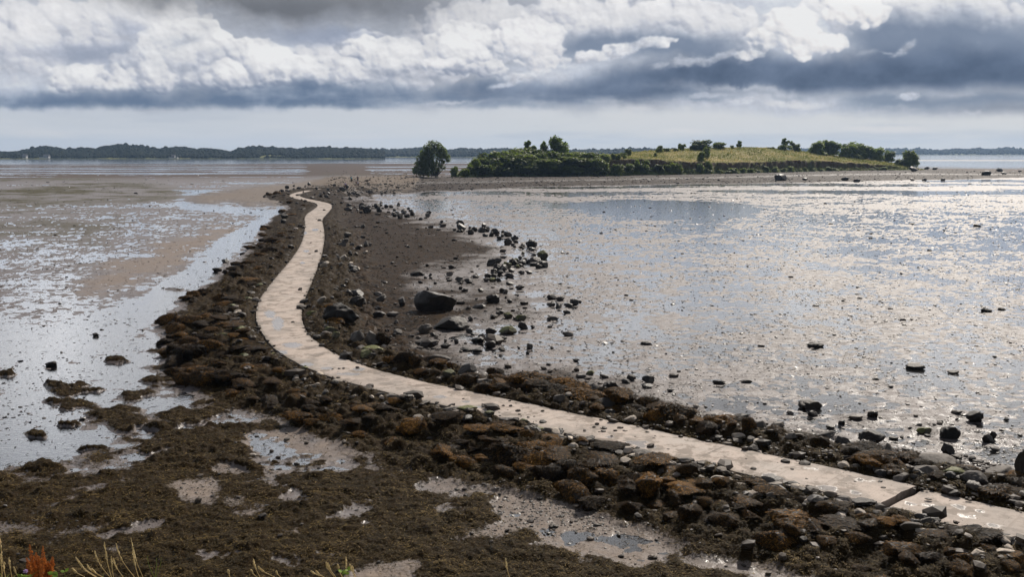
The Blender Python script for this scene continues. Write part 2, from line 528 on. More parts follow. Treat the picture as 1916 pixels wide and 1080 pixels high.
world = bpy.data.worlds.new('World'); scene.world = world; world.use_nodes = True
world.node_tree.nodes.clear()
w = NT(world.node_tree)
sky = w.n('ShaderNodeTexSky', sky_type='NISHITA', sun_disc=False, sun_elevation=SUN_EL, sun_rotation=SUN_AZ)
sky.air_density = 1.0; sky.dust_density = 1.5
bg_sky = w.n('ShaderNodeBackground'); w.put(bg_sky.inputs[0], sky.outputs[0]); bg_sky.inputs[1].default_value = 0.06
D = w.n('ShaderNodeTexCoord').outputs['Generated']
sep = w.n('ShaderNodeSeparateXYZ'); w.put(sep.inputs[0], D)
Az = w.mul(w.m('ARCTAN2', sep.outputs[0], sep.outputs[1]), 1863.0)
El = w.mul(w.m('ARCSINE', sep.outputs[2]), 1863.0)
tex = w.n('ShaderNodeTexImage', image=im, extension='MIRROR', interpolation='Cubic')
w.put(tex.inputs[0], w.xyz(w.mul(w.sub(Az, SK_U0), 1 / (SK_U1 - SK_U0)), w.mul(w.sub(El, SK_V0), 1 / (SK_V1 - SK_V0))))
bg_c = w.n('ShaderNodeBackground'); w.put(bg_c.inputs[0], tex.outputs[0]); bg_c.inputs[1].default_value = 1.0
mx = w.n('ShaderNodeMixShader')
behind = w.ss(w.m('ABSOLUTE', Az), 1900.0, 4200.0)
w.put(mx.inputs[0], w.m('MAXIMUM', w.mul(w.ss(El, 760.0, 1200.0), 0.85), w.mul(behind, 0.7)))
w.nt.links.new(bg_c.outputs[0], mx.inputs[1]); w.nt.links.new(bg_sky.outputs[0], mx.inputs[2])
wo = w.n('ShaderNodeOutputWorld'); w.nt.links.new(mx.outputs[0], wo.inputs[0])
world.cycles.sampling_method = 'MANUAL'; world.cycles.sample_map_resolution = 512

scene.render.engine = 'CYCLES'
scene.view_settings.view_transform = 'Standard'
scene.view_settings.look = 'None'
scene.view_settings.exposure = 0.0
scene.view_settings.gamma = 1.0
scene.cycles.max_bounces = 5; scene.cycles.diffuse_bounces = 2; scene.cycles.glossy_bounces = 3
scene.cycles.transparent_max_bounces = 8; scene.cycles.transmission_bounces = 2; scene.cycles.volume_bounces = 0
scene.cycles.use_denoising = True
scene.cycles.sample_clamp_indirect = 3.0
scene.cycles.caustics_reflective = False; scene.cycles.caustics_refractive = False
# ------------------------------------------------------------------ causeway line
PZ = 0.50                                            # path top
EDGE_N = [(2150, 1058), (2030, 1031), (1916, 1007), (1820, 987), (1665, 945), (1540, 918), (1400, 887), (1250, 852), (1100, 819), (980, 790), (860, 764), (740, 737), (650, 713), (590, 692), (543, 670), (507, 645), (485, 617), (477, 592), (480, 570), (495, 545), (518, 517), (543, 488), (561, 462), (569, 440), (571, 420), (569.5, 408), (574, 400), (588, 391), (595, 385), (591, 380), (570, 374), (548, 370), (540, 366.5), (545, 362.5), (562, 358), (585, 355), (604, 352.5)]
EDGE_F = [(2150, 1003), (2030, 979), (1916, 955), (1820, 935), (1715, 912), (1540, 873), (1300, 821), (1150, 789), (1000, 757), (860, 730), (750, 708), (670, 688), (620, 665), (585, 640), (568, 615), (562, 595), (567, 568), (578, 540), (590, 510), (601, 480), (607, 450), (606.5, 430), (603, 415), (604, 408), (613, 399), (621, 390), (621, 383), (614, 379.5), (595, 376), (572, 372), (561, 367), (562, 363), (572, 359.5), (588, 356), (604, 353.5)]


def resample(P, step):
    P = np.asarray(P, float)
    s = np.concatenate([[0], np.cumsum(np.hypot(*np.diff(P, axis=0).T))])
    q = np.arange(0, s[-1], step)
    return np.stack([np.interp(q, s, P[:, 0]), np.interp(q, s, P[:, 1])], 1)


def smooth_line(P, n, it=1):
    for _ in range(it):
        k = np.ones(2 * n + 1) / (2 * n + 1)
        Q = np.stack([np.convolve(np.pad(P[:, i], n, mode='reflect', reflect_type='odd'), k, 'valid') for i in (0, 1)], 1)
        P = Q
    return P


_en = resample(np.stack(unproj(*np.array(EDGE_N).T, PZ), 1), 0.25)
_ef = resample(np.stack(unproj(*np.array(EDGE_F).T, PZ), 1), 0.25)
# pair every near-edge point with the far edge, walk the middle, smooth it
_d = ((_en[:, None, :] - _ef[None]) ** 2).sum(-1)
_j = np.maximum.accumulate(_d.argmin(1))
_mid = 0.5 * (_en + _ef[_j])
_mid = smooth_line(resample(smooth_line(_mid, 6, 2), 0.25), 7, 2)
PATHC = resample(_mid, 0.25)
PATHS = np.arange(len(PATHC)) * 0.25
_t = np.gradient(PATHC, axis=0); _t /= np.linalg.norm(_t, axis=1)[:, None]
PATHN = np.stack([-_t[:, 1], _t[:, 0]], 1)           # to the far / right-hand side of the walk
_wid = np.array([math.sqrt(((_ef - c) ** 2).sum(1).min()) + math.sqrt(((_en - c) ** 2).sum(1).min()) for c in PATHC])
PATHW = np.convolve(np.pad(_wid, 20, mode='edge'), np.ones(41) / 41, 'valid')
PATHW = np.clip(PATHW, 2.0, 3.4)
PATHC_LO = PATHC[::6]

def cellbumps(x, y, scale, seed, fill=0.8):
    """heaped round stones: 0..1 relief"""
    gx_, gy_ = x / scale, y / scale
    ix, iy = np.floor(gx_), np.floor(gy_); out_ = np.zeros(x.shape)
    for ox in (-1, 0, 1):
        for oy in (-1, 0, 1):
            cx_, cy_ = (ix + ox).astype(np.int64), (iy + oy).astype(np.int64)
            a_ = _hash(cx_, cy_, seed) / 4294967296.0; b_ = _hash(cx_, cy_, seed + 1) / 4294967296.0; c_ = _hash(cx_, cy_, seed + 2) / 4294967296.0
            th_ = 6.28 * _hash(cx_, cy_, seed + 3) / 4294967296.0
            dx_, dy_ = gx_ - cx_ - a_, gy_ - cy_ - b_
            ca_, sa_ = np.cos(th_), np.sin(th_)
            e_ = np.maximum(np.abs(dx_ * ca_ + dy_ * sa_) * (0.9 + 0.5 * c_), np.abs(-dx_ * sa_ + dy_ * ca_) * 1.25) * 0.5 + 0.5 * np.hypot(dx_, dy_)
            r_ = (0.35 + 0.40 * c_) * (b_ < fill)
            out_ = np.maximum(out_, np.where(e_ < r_, (0.45 + 0.55 * a_) * np.sqrt(np.maximum(1 - (e_ / (r_ + 1e-6)) ** 2, 0)), 0))
    return out_


# ------------------------------------------------------------------ shapes on the shore, traced in photo pixels and carried to the ground
CHAN = [(540, 392), (505, 382), (430, 374), (330, 380), (340, 388), (440, 398), (500, 402), (470, 420), (440, 432), (405, 455), (385, 480), (330, 520), (270, 558), (190, 592), (60, 612), (-200, 625), (-200, 668), (100, 645), (235, 625), (300, 590), (345, 552), (400, 508), (440, 470), (470, 445), (505, 420), (535, 402)]
SPIT_SAND = [(452, 421), (400, 430), (345, 444), (300, 462), (210, 500), (150, 545), (230, 535), (310, 510), (360, 482), (400, 452), (440, 436)]
SPIT = [(345, 373), (400, 361), (480, 352), (545, 344), (640, 331), (760, 329), (790, 338), (770, 358), (690, 362), (640, 366), (600, 352), (540, 372), (515, 386), (440, 381), (380, 378)]
GREEN = [(-300, 332), (150, 332), (300, 345), (340, 360), (330, 372), (200, 378), (0, 386), (-300, 390)]
GREEN2 = [(-100, 395), (150, 400), (230, 420), (180, 450), (0, 445), (-100, 440)]
BROWN = [(640, 368), (690, 384), (770, 408), (850, 428), (905, 452), (925, 480), (880, 500), (800, 512), (775, 528), (790, 545), (870, 560), (950, 556), (1010, 570), (985, 588), (900, 590), (850, 612), (800, 640), (830, 672), (900, 692), (1000, 712), (1130, 738), (1250, 772), (1400, 808), (1560, 836), (1660, 862), (1800, 888), (1930, 905), (2200, 960), (2200, 1010), (1916, 945), (1700, 915), (1300, 820), (1000, 757), (750, 708), (620, 665), (568, 615), (577, 540), (607, 450), (608, 405), (622, 385), (600, 372), (565, 364), (600, 354)]
WEED = [(-400, 935), (0, 930), (120, 900), (260, 872), (300, 850), (230, 830), (160, 800), (170, 760), (230, 770), (330, 770), (340, 730), (300, 690), (330, 640), (365, 600), (330, 560), (410, 560), (440, 520), (480, 480), (500, 440), (545, 395), (520, 380), (545, 360), (600, 350), (700, 352), (700, 372), (640, 380), (600, 420), (560, 470), (500, 545), (482, 600), (530, 668), (640, 710), (860, 765), (1100, 820), (1400, 888), (1660, 945), (1916, 1008), (2250, 1085), (2250, 1250), (-400, 1250)]
STRIP = [(560, 800), (640, 812), (740, 838), (800, 878), (920, 888), (1000, 928), (1150, 950), (1260, 938), (1400, 982), (1560, 1008), (1690, 1050), (1740, 1085), (1480, 1085), (1300, 1052), (1130, 1034), (1000, 992), (900, 957), (760, 932), (690, 902), (640, 872), (590, 862), (480, 862), (500, 845), (560, 838), (590, 822)]
TUFTS = [(85, 882, 34, 13), (205, 768, 52, 14), (232, 788, 40, 14), (108, 724, 22, 5), (120, 750, 42, 6), (172, 842, 34, 6), (202, 890, 22, 7), (150, 722, 30, 4), (215, 676, 22, 3), (10, 702, 18, 5), (330, 862, 50, 13), (300, 800, 40, 8), (360, 820, 60, 12), (400, 850, 70, 14), (60, 808, 20, 5), (20, 905, 26, 6), (120, 790, 22, 4), (345, 775, 60, 10), (430, 880, 60, 10), (290, 838, 36, 7), (250, 735, 40, 7), (300, 715, 36, 8)]
POOLS = [[(488, 850), (545, 846), (600, 855), (560, 861), (500, 859)],
         [(655, 882), (740, 893), (850, 913), (905, 938), (868, 955), (780, 936), (690, 906)],
         [(905, 928), (960, 945), (950, 975), (925, 955)],
         [(1000, 984), (1100, 1004), (1200, 1018), (1400, 1052), (1500, 1072), (1470, 1083), (1300, 1060), (1120, 1030), (1015, 1000)],
         [(1400, 1040), (1500, 1062), (1620, 1085), (1500, 1090)],
         [(630, 800), (700, 815), (690, 826), (640, 815)]]
SANDS = [[(840, 1012), (900, 998), (960, 1003), (930, 1012), (860, 1026)], [(660, 1062), (770, 1066), (760, 1100), (640, 1100)], [(-60, 990), (40, 980), (66, 985), (20, 1008), (-60, 1016)],
         [(345, 920), (385, 918), (380, 932), (350, 933)], [(515, 1000), (555, 992), (560, 1006), (525, 1008)], [(440, 965), (495, 963), (470, 970)], [(140, 1040), (220, 1030), (210, 1038)], [(35, 1050), (60, 1048), (55, 1070), (30, 1068)]]
SHORE_LO = np.array([(-400, 352), (300, 360), (560, 378), (640, 372), (690, 366), (760, 361), (830, 357), (900, 354), (1000, 349), (1100, 347.5), (1200, 345.5), (1300, 343.5), (1400, 343), (1500, 341.5), (1600, 339.5), (1700, 337), (1800, 335.5), (1870, 333), (1960, 331), (2300, 327)])
SHORE_HI = np.array([(-400, 351), (300, 350), (560, 345), (640, 338), (760, 333.5), (850, 333), (900, 332.5), (1000, 331), (1100, 330), (1200, 327.5), (1300, 326), (1400, 323.5), (1500, 320.5), (1600, 319), (1700, 318.5), (1730, 318.8), (1800, 320), (1870, 321.5), (1960, 322.5), (2300, 323)])


def bank_z(x, y):
    b = np.interp(y, [-60, -5, 0, 4.0, 6.5, 8.5, 14.5, 15.5], [8.2, 7.6, 7.40, 6.65, 5.85, 4.6, 0.15, -0.6])
    return b + 0.12 * fbm(x * 0.5, y * 0.5, 3, 900)


def ground_fields(x, y):
    x = np.asarray(x, float); y = np.asarray(y, float)
    yy = np.maximum(y, 9.0)
    u, v = proj(x, yy, 0.0)
    r = np.hypot(x, yy)
    F = {}
    fade = np.clip((v - 285) / 300.0, 0.02, 2.0)
    # wander of the outlines
    m1 = fbm(x / 6.0, y / 6.0, 5, 1); m2 = fbm(x / 1.7, y / 1.7, 4, 2); m3 = fbm(x / 40.0, y / 40.0, 4, 3)
    jit = fade * (34 * m1 + 16 * m2)

    def mask(poly, soft=10.0, amt=1.0):
        sel = (v > min(p[1] for p in poly) - 60) & (v < max(p[1] for p in poly) + 90)
        out = np.zeros(x.shape)
        if sel.any():
            s = soft * np.clip(fade[sel], 0.08, 2)
            out[sel] = sstep(-s, s, poly_sd(u[sel], v[sel], poly) + amt * jit[sel])
        return out
    chan = mask(CHAN, 14, 0.25); sand_s = 0.95 * mask(SPIT_SAND, 26, 1.0); spit = mask(SPIT, 22, 0.8)
    green = mask(GREEN, 60, 1.0); green2 = mask(GREEN2, 60, 1.5); brown = mask(BROWN, 40, 1.3); weed = mask(WEED, 26, 1.7)
    strip = mask(STRIP, 14, 1.2)
    tufts = np.zeros(x.shape)
    for (pu_, pv_, pa_, pb_) in TUFTS:
        d_ = np.sqrt(((u - pu_ + 0.5 * jit) / pa_) ** 2 + ((v - pv_ + 0.35 * jit) / pb_) ** 2)
        tufts = np.maximum(tufts, sstep(1.25, 0.75, d_ + 0.35 * m2))
    pools = np.zeros(x.shape)
    for p in POOLS: pools = np.maximum(pools, mask(p, 12, 0.75))
    sands = np.zeros(x.shape)
    for p in SANDS: sands = np.maximum(sands, mask(p, 10, 0.5))
    # which side of the causeway, and how far from it
    near = (r < 330) & (y > 14)
    dist = np.full(x.shape, 99.0); sd = np.zeros(x.shape); si = np.zeros(x.shape)
    dist[near], si[near], sd[near] = line_dist(x[near], y[near], PATHC_LO)
    si = si * 6
    hw = np.interp(si, np.arange(len(PATHW)), PATHW) / 2
    off = dist - hw
    right = (sd < 0)                                  # sea side (bay with the rocks)
    # island beach
    lo = np.interp(u, SHORE_LO[:, 0], SHORE_LO[:, 1]); hi = np.interp(u, SHORE_HI[:, 0], SHORE_HI[:, 1])
    # work in distance, not pixels
    dlo = CAMZ / np.tan(np.maximum(lo - 285, 2) / FPX); dhi = (CAMZ - 1.0) / np.tan(np.maximum(hi - 285, 2) / FPX)
    dd = yy + 5 * fbm(x / 12.0, y / 12.0, 3, 5)
    bt = np.clip((dd - dlo) / np.maximum(dhi - dlo, 4), -1, 1.6)
    onb = sstep(560, 700, u) * (1 - sstep(1900, 2100, u) * 0.4)
    beach = sstep(-0.02, 0.05, bt) * onb
    beach_h = onb * np.clip(bt, 0, 1.15) ** 0.9 * 1.0
    behind = onb * sstep(1.2, 1.6, bt)
    brown = np.maximum(brown, sstep(5.0, 3.5, off) * right * (si > 330) * (off > -1) * 1.0)
    # ---- height
    n_lo = 0.55 * fbm(x / 9.0, y / 9.0, 6, 21, 0.62) + 0.75 * fbm(x / 2.6, y / 2.6, 5, 25, 0.62); n_far = fbm(x / 90.0, y / 30.0, 5, 22, 0.6)
    far = sstep(110, 260, r)
    n = n_lo * (1 - 0.6 * far) + n_far * 0.9 * far
    wet = np.where(u < 560 - 0 * v, 0.56, 0.66)
    bayside = sstep(560, 640, u + 0.0 * v)
    wet = 0.46 + 0.02 * bayside + (0.02 * sstep(400, 470, v) + 0.18 * sstep(560, 660, v) * (1 - sstep(860, 920, v))) * (1 - bayside)
    wet = wet + 0.10 * sstep(560, 640, v) * (1 - bayside) * (1 - sstep(900, 960, v))
    pool = mask([(1020, 384), (1180, 374), (1400, 380), (1420, 398), (1340, 412), (1190, 408), (1100, 396)], 14, 0.3)
    wet = wet + 0.35 * pool + 0.05 * mask([(1180, 390), (1500, 400), (1950, 420), (1950, 500), (1500, 480), (1250, 440)], 60, 1.0)
    wet = wet - 0.24 * sand_s - 0.38 * spit - 0.22 * green - 0.10 * green2
    wet = wet + 0.55 * chan
    # far flats: long alternating bars and leads, open water beyond
    bars = fbm(x / 260.0, y / 34.0, 4, 31, 0.5)
    flats = sstep(300, 420, r) * (1 - bayside * (1 - sstep(1.15, 1.4, bt)))
    wet = wet * (1 - flats) + flats * (0.40 + 0.55 * np.clip(bars, -0.8, 0.8))
    sea_d = np.interp(u, [-400, 600, 900, 1500, 1700, 2300], [800, 810, 850, 800, 640, 560])
    sea = sstep(-30, 60, yy - sea_d - 40 * fbm(x / 300, y / 60, 3, 33))
    wet = wet + 0.9 * sea
    bar = sstep(22, 4, np.abs(yy - 1120 - 14 * fbm(x / 120, 0 * y, 3, 35))) * sstep(1640, 1720, u)
    bar2 = sstep(14, 3, np.abs(yy - 930 - 10 * fbm(x / 120, 0 * y, 3, 36))) * sstep(560, 700, u) * (1 - sstep(960, 1000, u))
    A = 0.030 + 0.03 * far + 0.10 * flats
    z = A * (0.42 * n + 1.25 * (0.5 - wet))
    z = z + 0.012 * fbm(x / 0.55, y / 0.55, 4, 41) * (1 - 0.5 * far) * (1 - pool) * (1 - 0.6 * chan)
    # brown gravelly apron in the bay, weed beds, embankment
    z = z + brown * (0.05 + 0.05 * m1 + 0.10 * sstep(6, 0, off))
    lump = np.abs(fbm(x / 0.8, y / 0.8, 4, 51)) * 0.13 + 0.10 * np.clip(fbm(x / 2.2, y / 2.2, 3, 55), 0, 1) + 0.035 * fbm(x / 0.22, y / 0.22, 3, 52)
    weedm = weed * (1 - 0.96 * np.clip(strip + sands + pools, 0, 1))
    n_w = fbm(x / 2.6, y / 2.6, 5, 61, 0.6)
    thin = np.interp(v, [560, 760, 860, 930, 1080], [0.05, -0.14, -0.26, -0.52, -0.58])
    cover = sstep(thin - 0.12, thin + 0.16, n_w + 0.25 * m1)
    skirt = sstep(5.0, 3.0, off + 0.8 * m1)
    weedm = np.maximum(weedm * np.maximum(cover, skirt), tufts)
    lim = np.where(right, np.where(si > 420, 2.0, 3.0), 4.4)
    weedm = np.maximum(weedm, sstep(lim + 0.4, lim - 0.6, off + 0.7 * m1 + 0.2 * m2) * np.where(right, 0.9, 1.0))
    z = z + 0.10 * tufts * (0.6 + 0.8 * np.clip(m2, -0.5, 1))
    z = z + weedm * (0.03 + lump)
    z = z + strip * 0.030 + sands * 0.05 * (1 - pools) + 0.03 * weed * sstep(880, 930, v) - pools * (0.05 + 0.05 * np.clip(n_w, -0.6, 0.6)) - sands * 0.0
    emb = 0.36 * sstep(3.9, 0.2, off + 0.5 * m1 * sstep(0.1, 1, off))
    nearp = sstep(0.5, 1.5, off)
    sk = np.zeros(x.shape); q_ = (off < 6) & (off > 0)
    wx_, wy_ = x[q_] + 0.12 * m2[q_], y[q_] + 0.12 * m1[q_]
    sk[q_] = (0.26 * cellbumps(wx_, wy_, 0.85, 71) + 0.13 * cellbumps(wx_, wy_, 0.42, 81) + 0.05 * fbm(wx_ / 0.3, wy_ / 0.3, 3, 91)) * sstep(0.15, 0.7, off[q_]) * sstep(5.0, 3.2, off[q_] + 0.8 * m1[q_])
    z = z + sk * np.where(right & (si > 420), 0.5, 1.0)
    z = z + emb + 0.10 * m2 * sstep(4.5, 2.5, off) * nearp
    z = np.where(off < 0.06, np.minimum(z, PZ - 0.20), z)
    z = z + spit * 0.30 * sstep(0, 1, spit) + beach_h * (1 - behind) + behind * 0.0
    z = z + 0.9 * bar + 0.45 * bar2 - 0.6 * sea * (1 - np.maximum(bar, bar2))
    # the bank underfoot
    bz = bank_z(x, y)
    bank = sstep(0.0, 0.4, bz - z) * (y < 20)
    z = np.where(y < 20, np.maximum(z, bz), z)
    F.update(z=z, u=u, v=v, off=off, si=si, right=right, r=r)
    F['weed'] = np.clip(weedm, 0, 1); F['brown'] = np.clip(brown + 0.9 * beach * sstep(0.72, 0.48, bt + 0.1 * m2) * (bt < 1.2) + 0.8 * np.maximum(bar, bar2), 0, 1)
    F['gravel'] = np.clip(beach * sstep(0.48, 0.72, bt + 0.1 * m2) * (1 - behind) + 0.75 * spit, 0, 1)
    F['sand'] = np.clip(sand_s + 0.8 * strip + sands + 0.35 * spit, 0, 1)
    F['green'] = np.clip((green + 0.7 * green2) * sstep(-0.3, 0.5, m3 + 0.5 * m1 + 0.2) + 0.25 * mask([(600, 325), (760, 325), (760, 345), (600, 345)], 10), 0, 1)
    F['bank'] = np.clip(bank, 0, 1); F['bt'] = bt; F['beach'] = beach
    F['flats'] = np.clip(flats * (1 - sea), 0, 1); F['sea'] = np.clip(sea * (1 - np.maximum(bar, bar2)), 0, 1)
    F['skirt'] = sstep(4.6, 3.0, off + 0.6 * m1)
    return F


def ground_z(x, y):
    return ground_fields(np.atleast_1d(x), np.atleast_1d(y))['z']


# ------------------------------------------------------------------ ground sheet: rows across the shore, closer together near the bank
ys = [-60, -40, -25, -15, -10, -6, -3, -1]
y = 0.0
while y < 18: ys.append(y); y += 0.35
while y < 5000:
    ys.append(y)
    y += max(0.06, min(y * y / 13000.0, 0.0095 * y)) if y < 1300 else 0.03 * y
ys.append(5000)
ys = np.array(ys)
ti = np.linspace(-0.60, 0.60, 940)
to = 0.60 + np.array([0.01, 0.03, 0.06, 0.1, 0.16, 0.24, 0.34, 0.5, 0.7, 1.0, 1.4])
ts = np.concatenate([-to[::-1], ti, to])
GX = ts[None, :] * np.maximum(ys, 16.0)[:, None]; GY = np.repeat(ys[:, None], len(ts), 1)
FLD = ground_fields(GX.ravel(), GY.ravel())
gv = np.stack([GX.ravel(), GY.ravel(), FLD['z']], 1)
nr, nc = GX.shape
a = (np.arange(nr - 1)[:, None] * nc + np.arange(nc - 1)[None]).ravel()
gf = np.stack([a, a + 1, a + nc + 1, a + nc], 1)

# material: wet mud, weed, gravel, sand, algae, turf
gm, t, out = material('shore_ground')
p = t.pos()
n1 = t.noise(p, 0.35, 6, 0.6); n2 = t.noise(p, 2.2, 6, 0.62); n3 = t.noise(p, 9.0, 5, 0.65); n4 = t.noise(p, 31.0, 3, 0.6)
weed_a, brown_a, grav_a, sand_a, green_a, bank_a, flat_a, sea_a = (t.attr(k) for k in ('weed', 'brown', 'gravel', 'sand', 'green', 'bank', 'flats', 'sea'))
weed_a = t.ss(t.add(weed_a, t.mul(t.sub(n3, 0.5), 1.1)), 0.30, 0.62)
mud = t.mix(n1, (0.070, 0.054, 0.048), (0.135, 0.106, 0.095))
mud = t.mix(t.ss(n3, 0.52, 0.68), mud, (0.045, 0.035, 0.029))
mud = t.mix(t.mul(flat_a, 0.6), mud, t.mix(n2, (0.070, 0.050, 0.037), (0.125, 0.092, 0.070)))
c = t.mix(t.mul(green_a, t.lin(n2, 0.3, 0.7, 0.55, 1.0)), mud, t.mix(n1, (0.046, 0.043, 0.016), (0.092, 0.082, 0.034)))
c = t.mix(t.mul(sand_a, t.lin(n2, 0.3, 0.65, 0.45, 1.0)), c, t.mix(n3, (0.15, 0.115, 0.090), (0.32, 0.26, 0.21)))
br = t.mix(t.ss(n2, 0.3, 0.7), (0.010, 0.006, 0.003), (0.050, 0.030, 0.015))
br = t.mix(t.mul(t.ss(n3, 0.62, 0.76), 0.6), br, (0.11, 0.078, 0.050))
c = t.mix(brown_a, c, br)
gr = t.mix(n3, (0.050, 0.042, 0.036), (0.125, 0.106, 0.092))
c = t.mix(grav_a, c, t.mix(t.ss(sand_a, 0.1, 0.35), gr, t.mix(n3, (0.115, 0.090, 0.068), (0.235, 0.190, 0.148))))
wd = t.mix(n3, (0.010, 0.006, 0.003), (0.042, 0.026, 0.010))
wd = t.mix(t.ss(n4, 0.58, 0.78), wd, (0.060, 0.042, 0.020))
c = t.mix(weed_a, c, wd)
c = t.mix(sea_a, c, (0.020, 0.034, 0.045))
c = t.mix(bank_a, c, t.mix(n3, (0.04, 0.045, 0.015), (0.14, 0.12, 0.045)))
dry = t.m('MAXIMUM', t.m('MAXIMUM', t.mul(brown_a, 0.92), weed_a), t.m('MAXIMUM', grav_a, bank_a))
dry = t.m('MAXIMUM', dry, t.m('MAXIMUM', t.mul(sand_a, 0.75), t.m('MAXIMUM', t.mul(green_a, 0.95), t.mul(flat_a, 0.93))), clamp=True)
h = t.add(t.add(t.mul(n2, 0.5), t.mul(n3, 0.30)), t.mul(n4, 0.16))
bmp = t.bump(h, 0.8, 0.13)
h2 = t.add(t.mul(n3, 0.5), t.mul(t.noise(p, 20.0, 3, 0.6), 0.5))
bmp2 = t.bump(h2, 0.34, 0.06)
# a film of water lies on the mud in patches
fn = t.noise(p, 1.9, 8, 0.70)
film = t.mul(t.mul(t.ss(fn, 0.45, 0.59), t.sub(1.0, dry)), 0.50)
film = t.add(film, t.mul(t.mul(dry, t.ss(fn, 0.58, 0.66)), t.mul(t.sub(1.0, t.m('MAXIMUM', t.m('MAXIMUM', weed_a, bank_a), t.m('MAXIMUM', grav_a, t.ss(brown_a, 0.15, 0.6)), clamp=True)), 0.40)))
rough = t.lin(n2, 0.35, 0.65, 0.50, 0.75)
pp = principled(t, out, c, rough, bmp, t.lin(dry, 0.0, 0.85, 0.40, 0.02))
t.put(pp.inputs['Coat Weight'], film); t.put(pp.inputs['Coat Roughness'], t.lin(n3, 0.35, 0.65, 0.10, 0.30)); pp.inputs['Coat IOR'].default_value = 1.5; t.put(pp.inputs['Coat Normal'], bmp2)
ground = obj('ground', mesh_np('ground', gv, gf, [gm], True, {k: FLD[k] for k in ('weed', 'brown', 'gravel', 'sand', 'green', 'bank', 'flats', 'sea')}))
tag(ground, kind='structure')

# ------------------------------------------------------------------ water: one level sheet, seen wherever the shore dips below it
wm, t, out = material('tide_water')
p = t.pos()
s1 = t.noise(t.vm('MULTIPLY', p, (1.0, 1.6, 1.0)), 5.0, 3, 0.5); s2 = t.noise(p, 0.7, 3, 0.5)
sp_ = t.n('ShaderNodeSeparateXYZ'); t.put(sp_.inputs[0], p); open_w = t.ss(sp_.outputs[1], 700.0, 850.0)
bmp = t.bump(t.add(t.mul(s1, 0.5), t.mul(s2, 0.7)), 0.14, 0.12)
gl = t.n('ShaderNodeBsdfGlossy'); gl.inputs['Roughness'].default_value = 0.07; t.put(gl.inputs['Normal'], bmp)
gl.inputs['Color'].default_value = (0.97, 0.985, 1.0, 1)
tr = t.n('ShaderNodeBsdfTransparent'); tr.inputs['Color'].default_value = (0.80, 0.78, 0.74, 1)
fr = t.n('ShaderNodeFresnel'); fr.inputs['IOR'].default_value = 1.36; t.put(fr.inputs['Normal'], bmp)
mxs = t.n('ShaderNodeMixShader'); t.put(mxs.inputs[0], t.m('MULTIPLY', fr.outputs[0], t.lin(open_w, 0.0, 1.0, 1.7, 1.0), clamp=True))
t.nt.links.new(tr.outputs[0], mxs.inputs[1]); t.nt.links.new(gl.outputs[0], mxs.inputs[2]); t.nt.links.new(mxs.outputs[0], out.inputs['Surface'])
ws = [-4000, -600, -60, 60, 600, 4000]; wy = [15.0, 60, 200, 800, 2500, 5000]
wv = np.array([(x, yy, 0.0) for yy in wy for x in ws], float)
wf = np.array([(j * 6 + i, j * 6 + i + 1, (j + 1) * 6 + i + 1, (j + 1) * 6 + i) for j in range(5) for i in range(5)])
water = obj('water', mesh_np('water', wv, wf, [wm], True)); tag(water, kind='structure')

# ------------------------------------------------------------------ the concrete path
pm, t, out = material('path_concrete')
p = t.pos()
n1 = t.noise(p, 0.5, 5, 0.6); n2 = t.noise(p, 3.0, 6, 0.65); n3 = t.noise(p, 22.0, 4, 0.6)
pud = t.attr('puddle'); edge = t.attr('edge'); cross = t.attr('along')
c = t.mix(n2, (0.33, 0.262, 0.213), (0.53, 0.437, 0.368))
c = t.mix(t.ss(n1, 0.45, 0.75), c, (0.40, 0.345, 0.30))
c = t.mix(t.mul(t.ss(n3, 0.5, 0.75), 0.55), c, (0.17, 0.135, 0.105))
stain = t.noise(p, 1.3, 7, 0.7)
c = t.mix(t.mul(t.ss(stain, 0.49, 0.58), 0.78), c, (0.15, 0.115, 0.085))
c = t.mix(t.mul(t.ss(t.noise(p, 0.9, 6, 0.7), 0.52, 0.60), 0.35), c, (0.135, 0.120, 0.100))
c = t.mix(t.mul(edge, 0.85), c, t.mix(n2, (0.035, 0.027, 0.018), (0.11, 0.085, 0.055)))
jt = t.m('ABSOLUTE', t.sub(t.m('FRACT', t.m('DIVIDE', t.add(cross, t.mul(n2, 0.12)), 4.3)), 0.5))
c = t.mix(t.mul(t.mul(t.ss(jt, 0.012, 0.004), t.ss(n1, 0.35, 0.6)), 0.6), c, (0.10, 0.08, 0.06))
wear = t.noise(t.vm('MULTIPLY', p, (1.0, 1.0, 1.0)), 0.28, 8, 0.72)
c = t.mix(t.mul(t.ss(wear, 0.50, 0.57), 0.50), c, (0.24, 0.205, 0.175))
rib = t.noise(t.xyz(t.mul(cross, 3.2), 0.0, 0.0), 1.0, 3, 0.7)
c = t.mix(t.mul(t.mul(t.ss(rib, 0.52, 0.68), t.ss(n1, 0.35, 0.6)), 0.5), c, (0.17, 0.135, 0.105))
pudn = t.ss(t.add(pud, t.mul(t.sub(n2, 0.5), 1.3)), 0.42, 0.62)
c = t.mix(t.mul(pudn, 0.8), c, t.mix(n3, (0.12, 0.11, 0.105), (0.34, 0.31, 0.28)))
rough = t.lin(pudn, 0.0, 1.0, 0.78, 0.12)
bmp = t.bump(t.add(n2, t.add(t.mul(n3, 0.55), t.mul(rib, 0.5))), 0.35, 0.03)
principled(t, out, c, rough, bmp, 0.4)
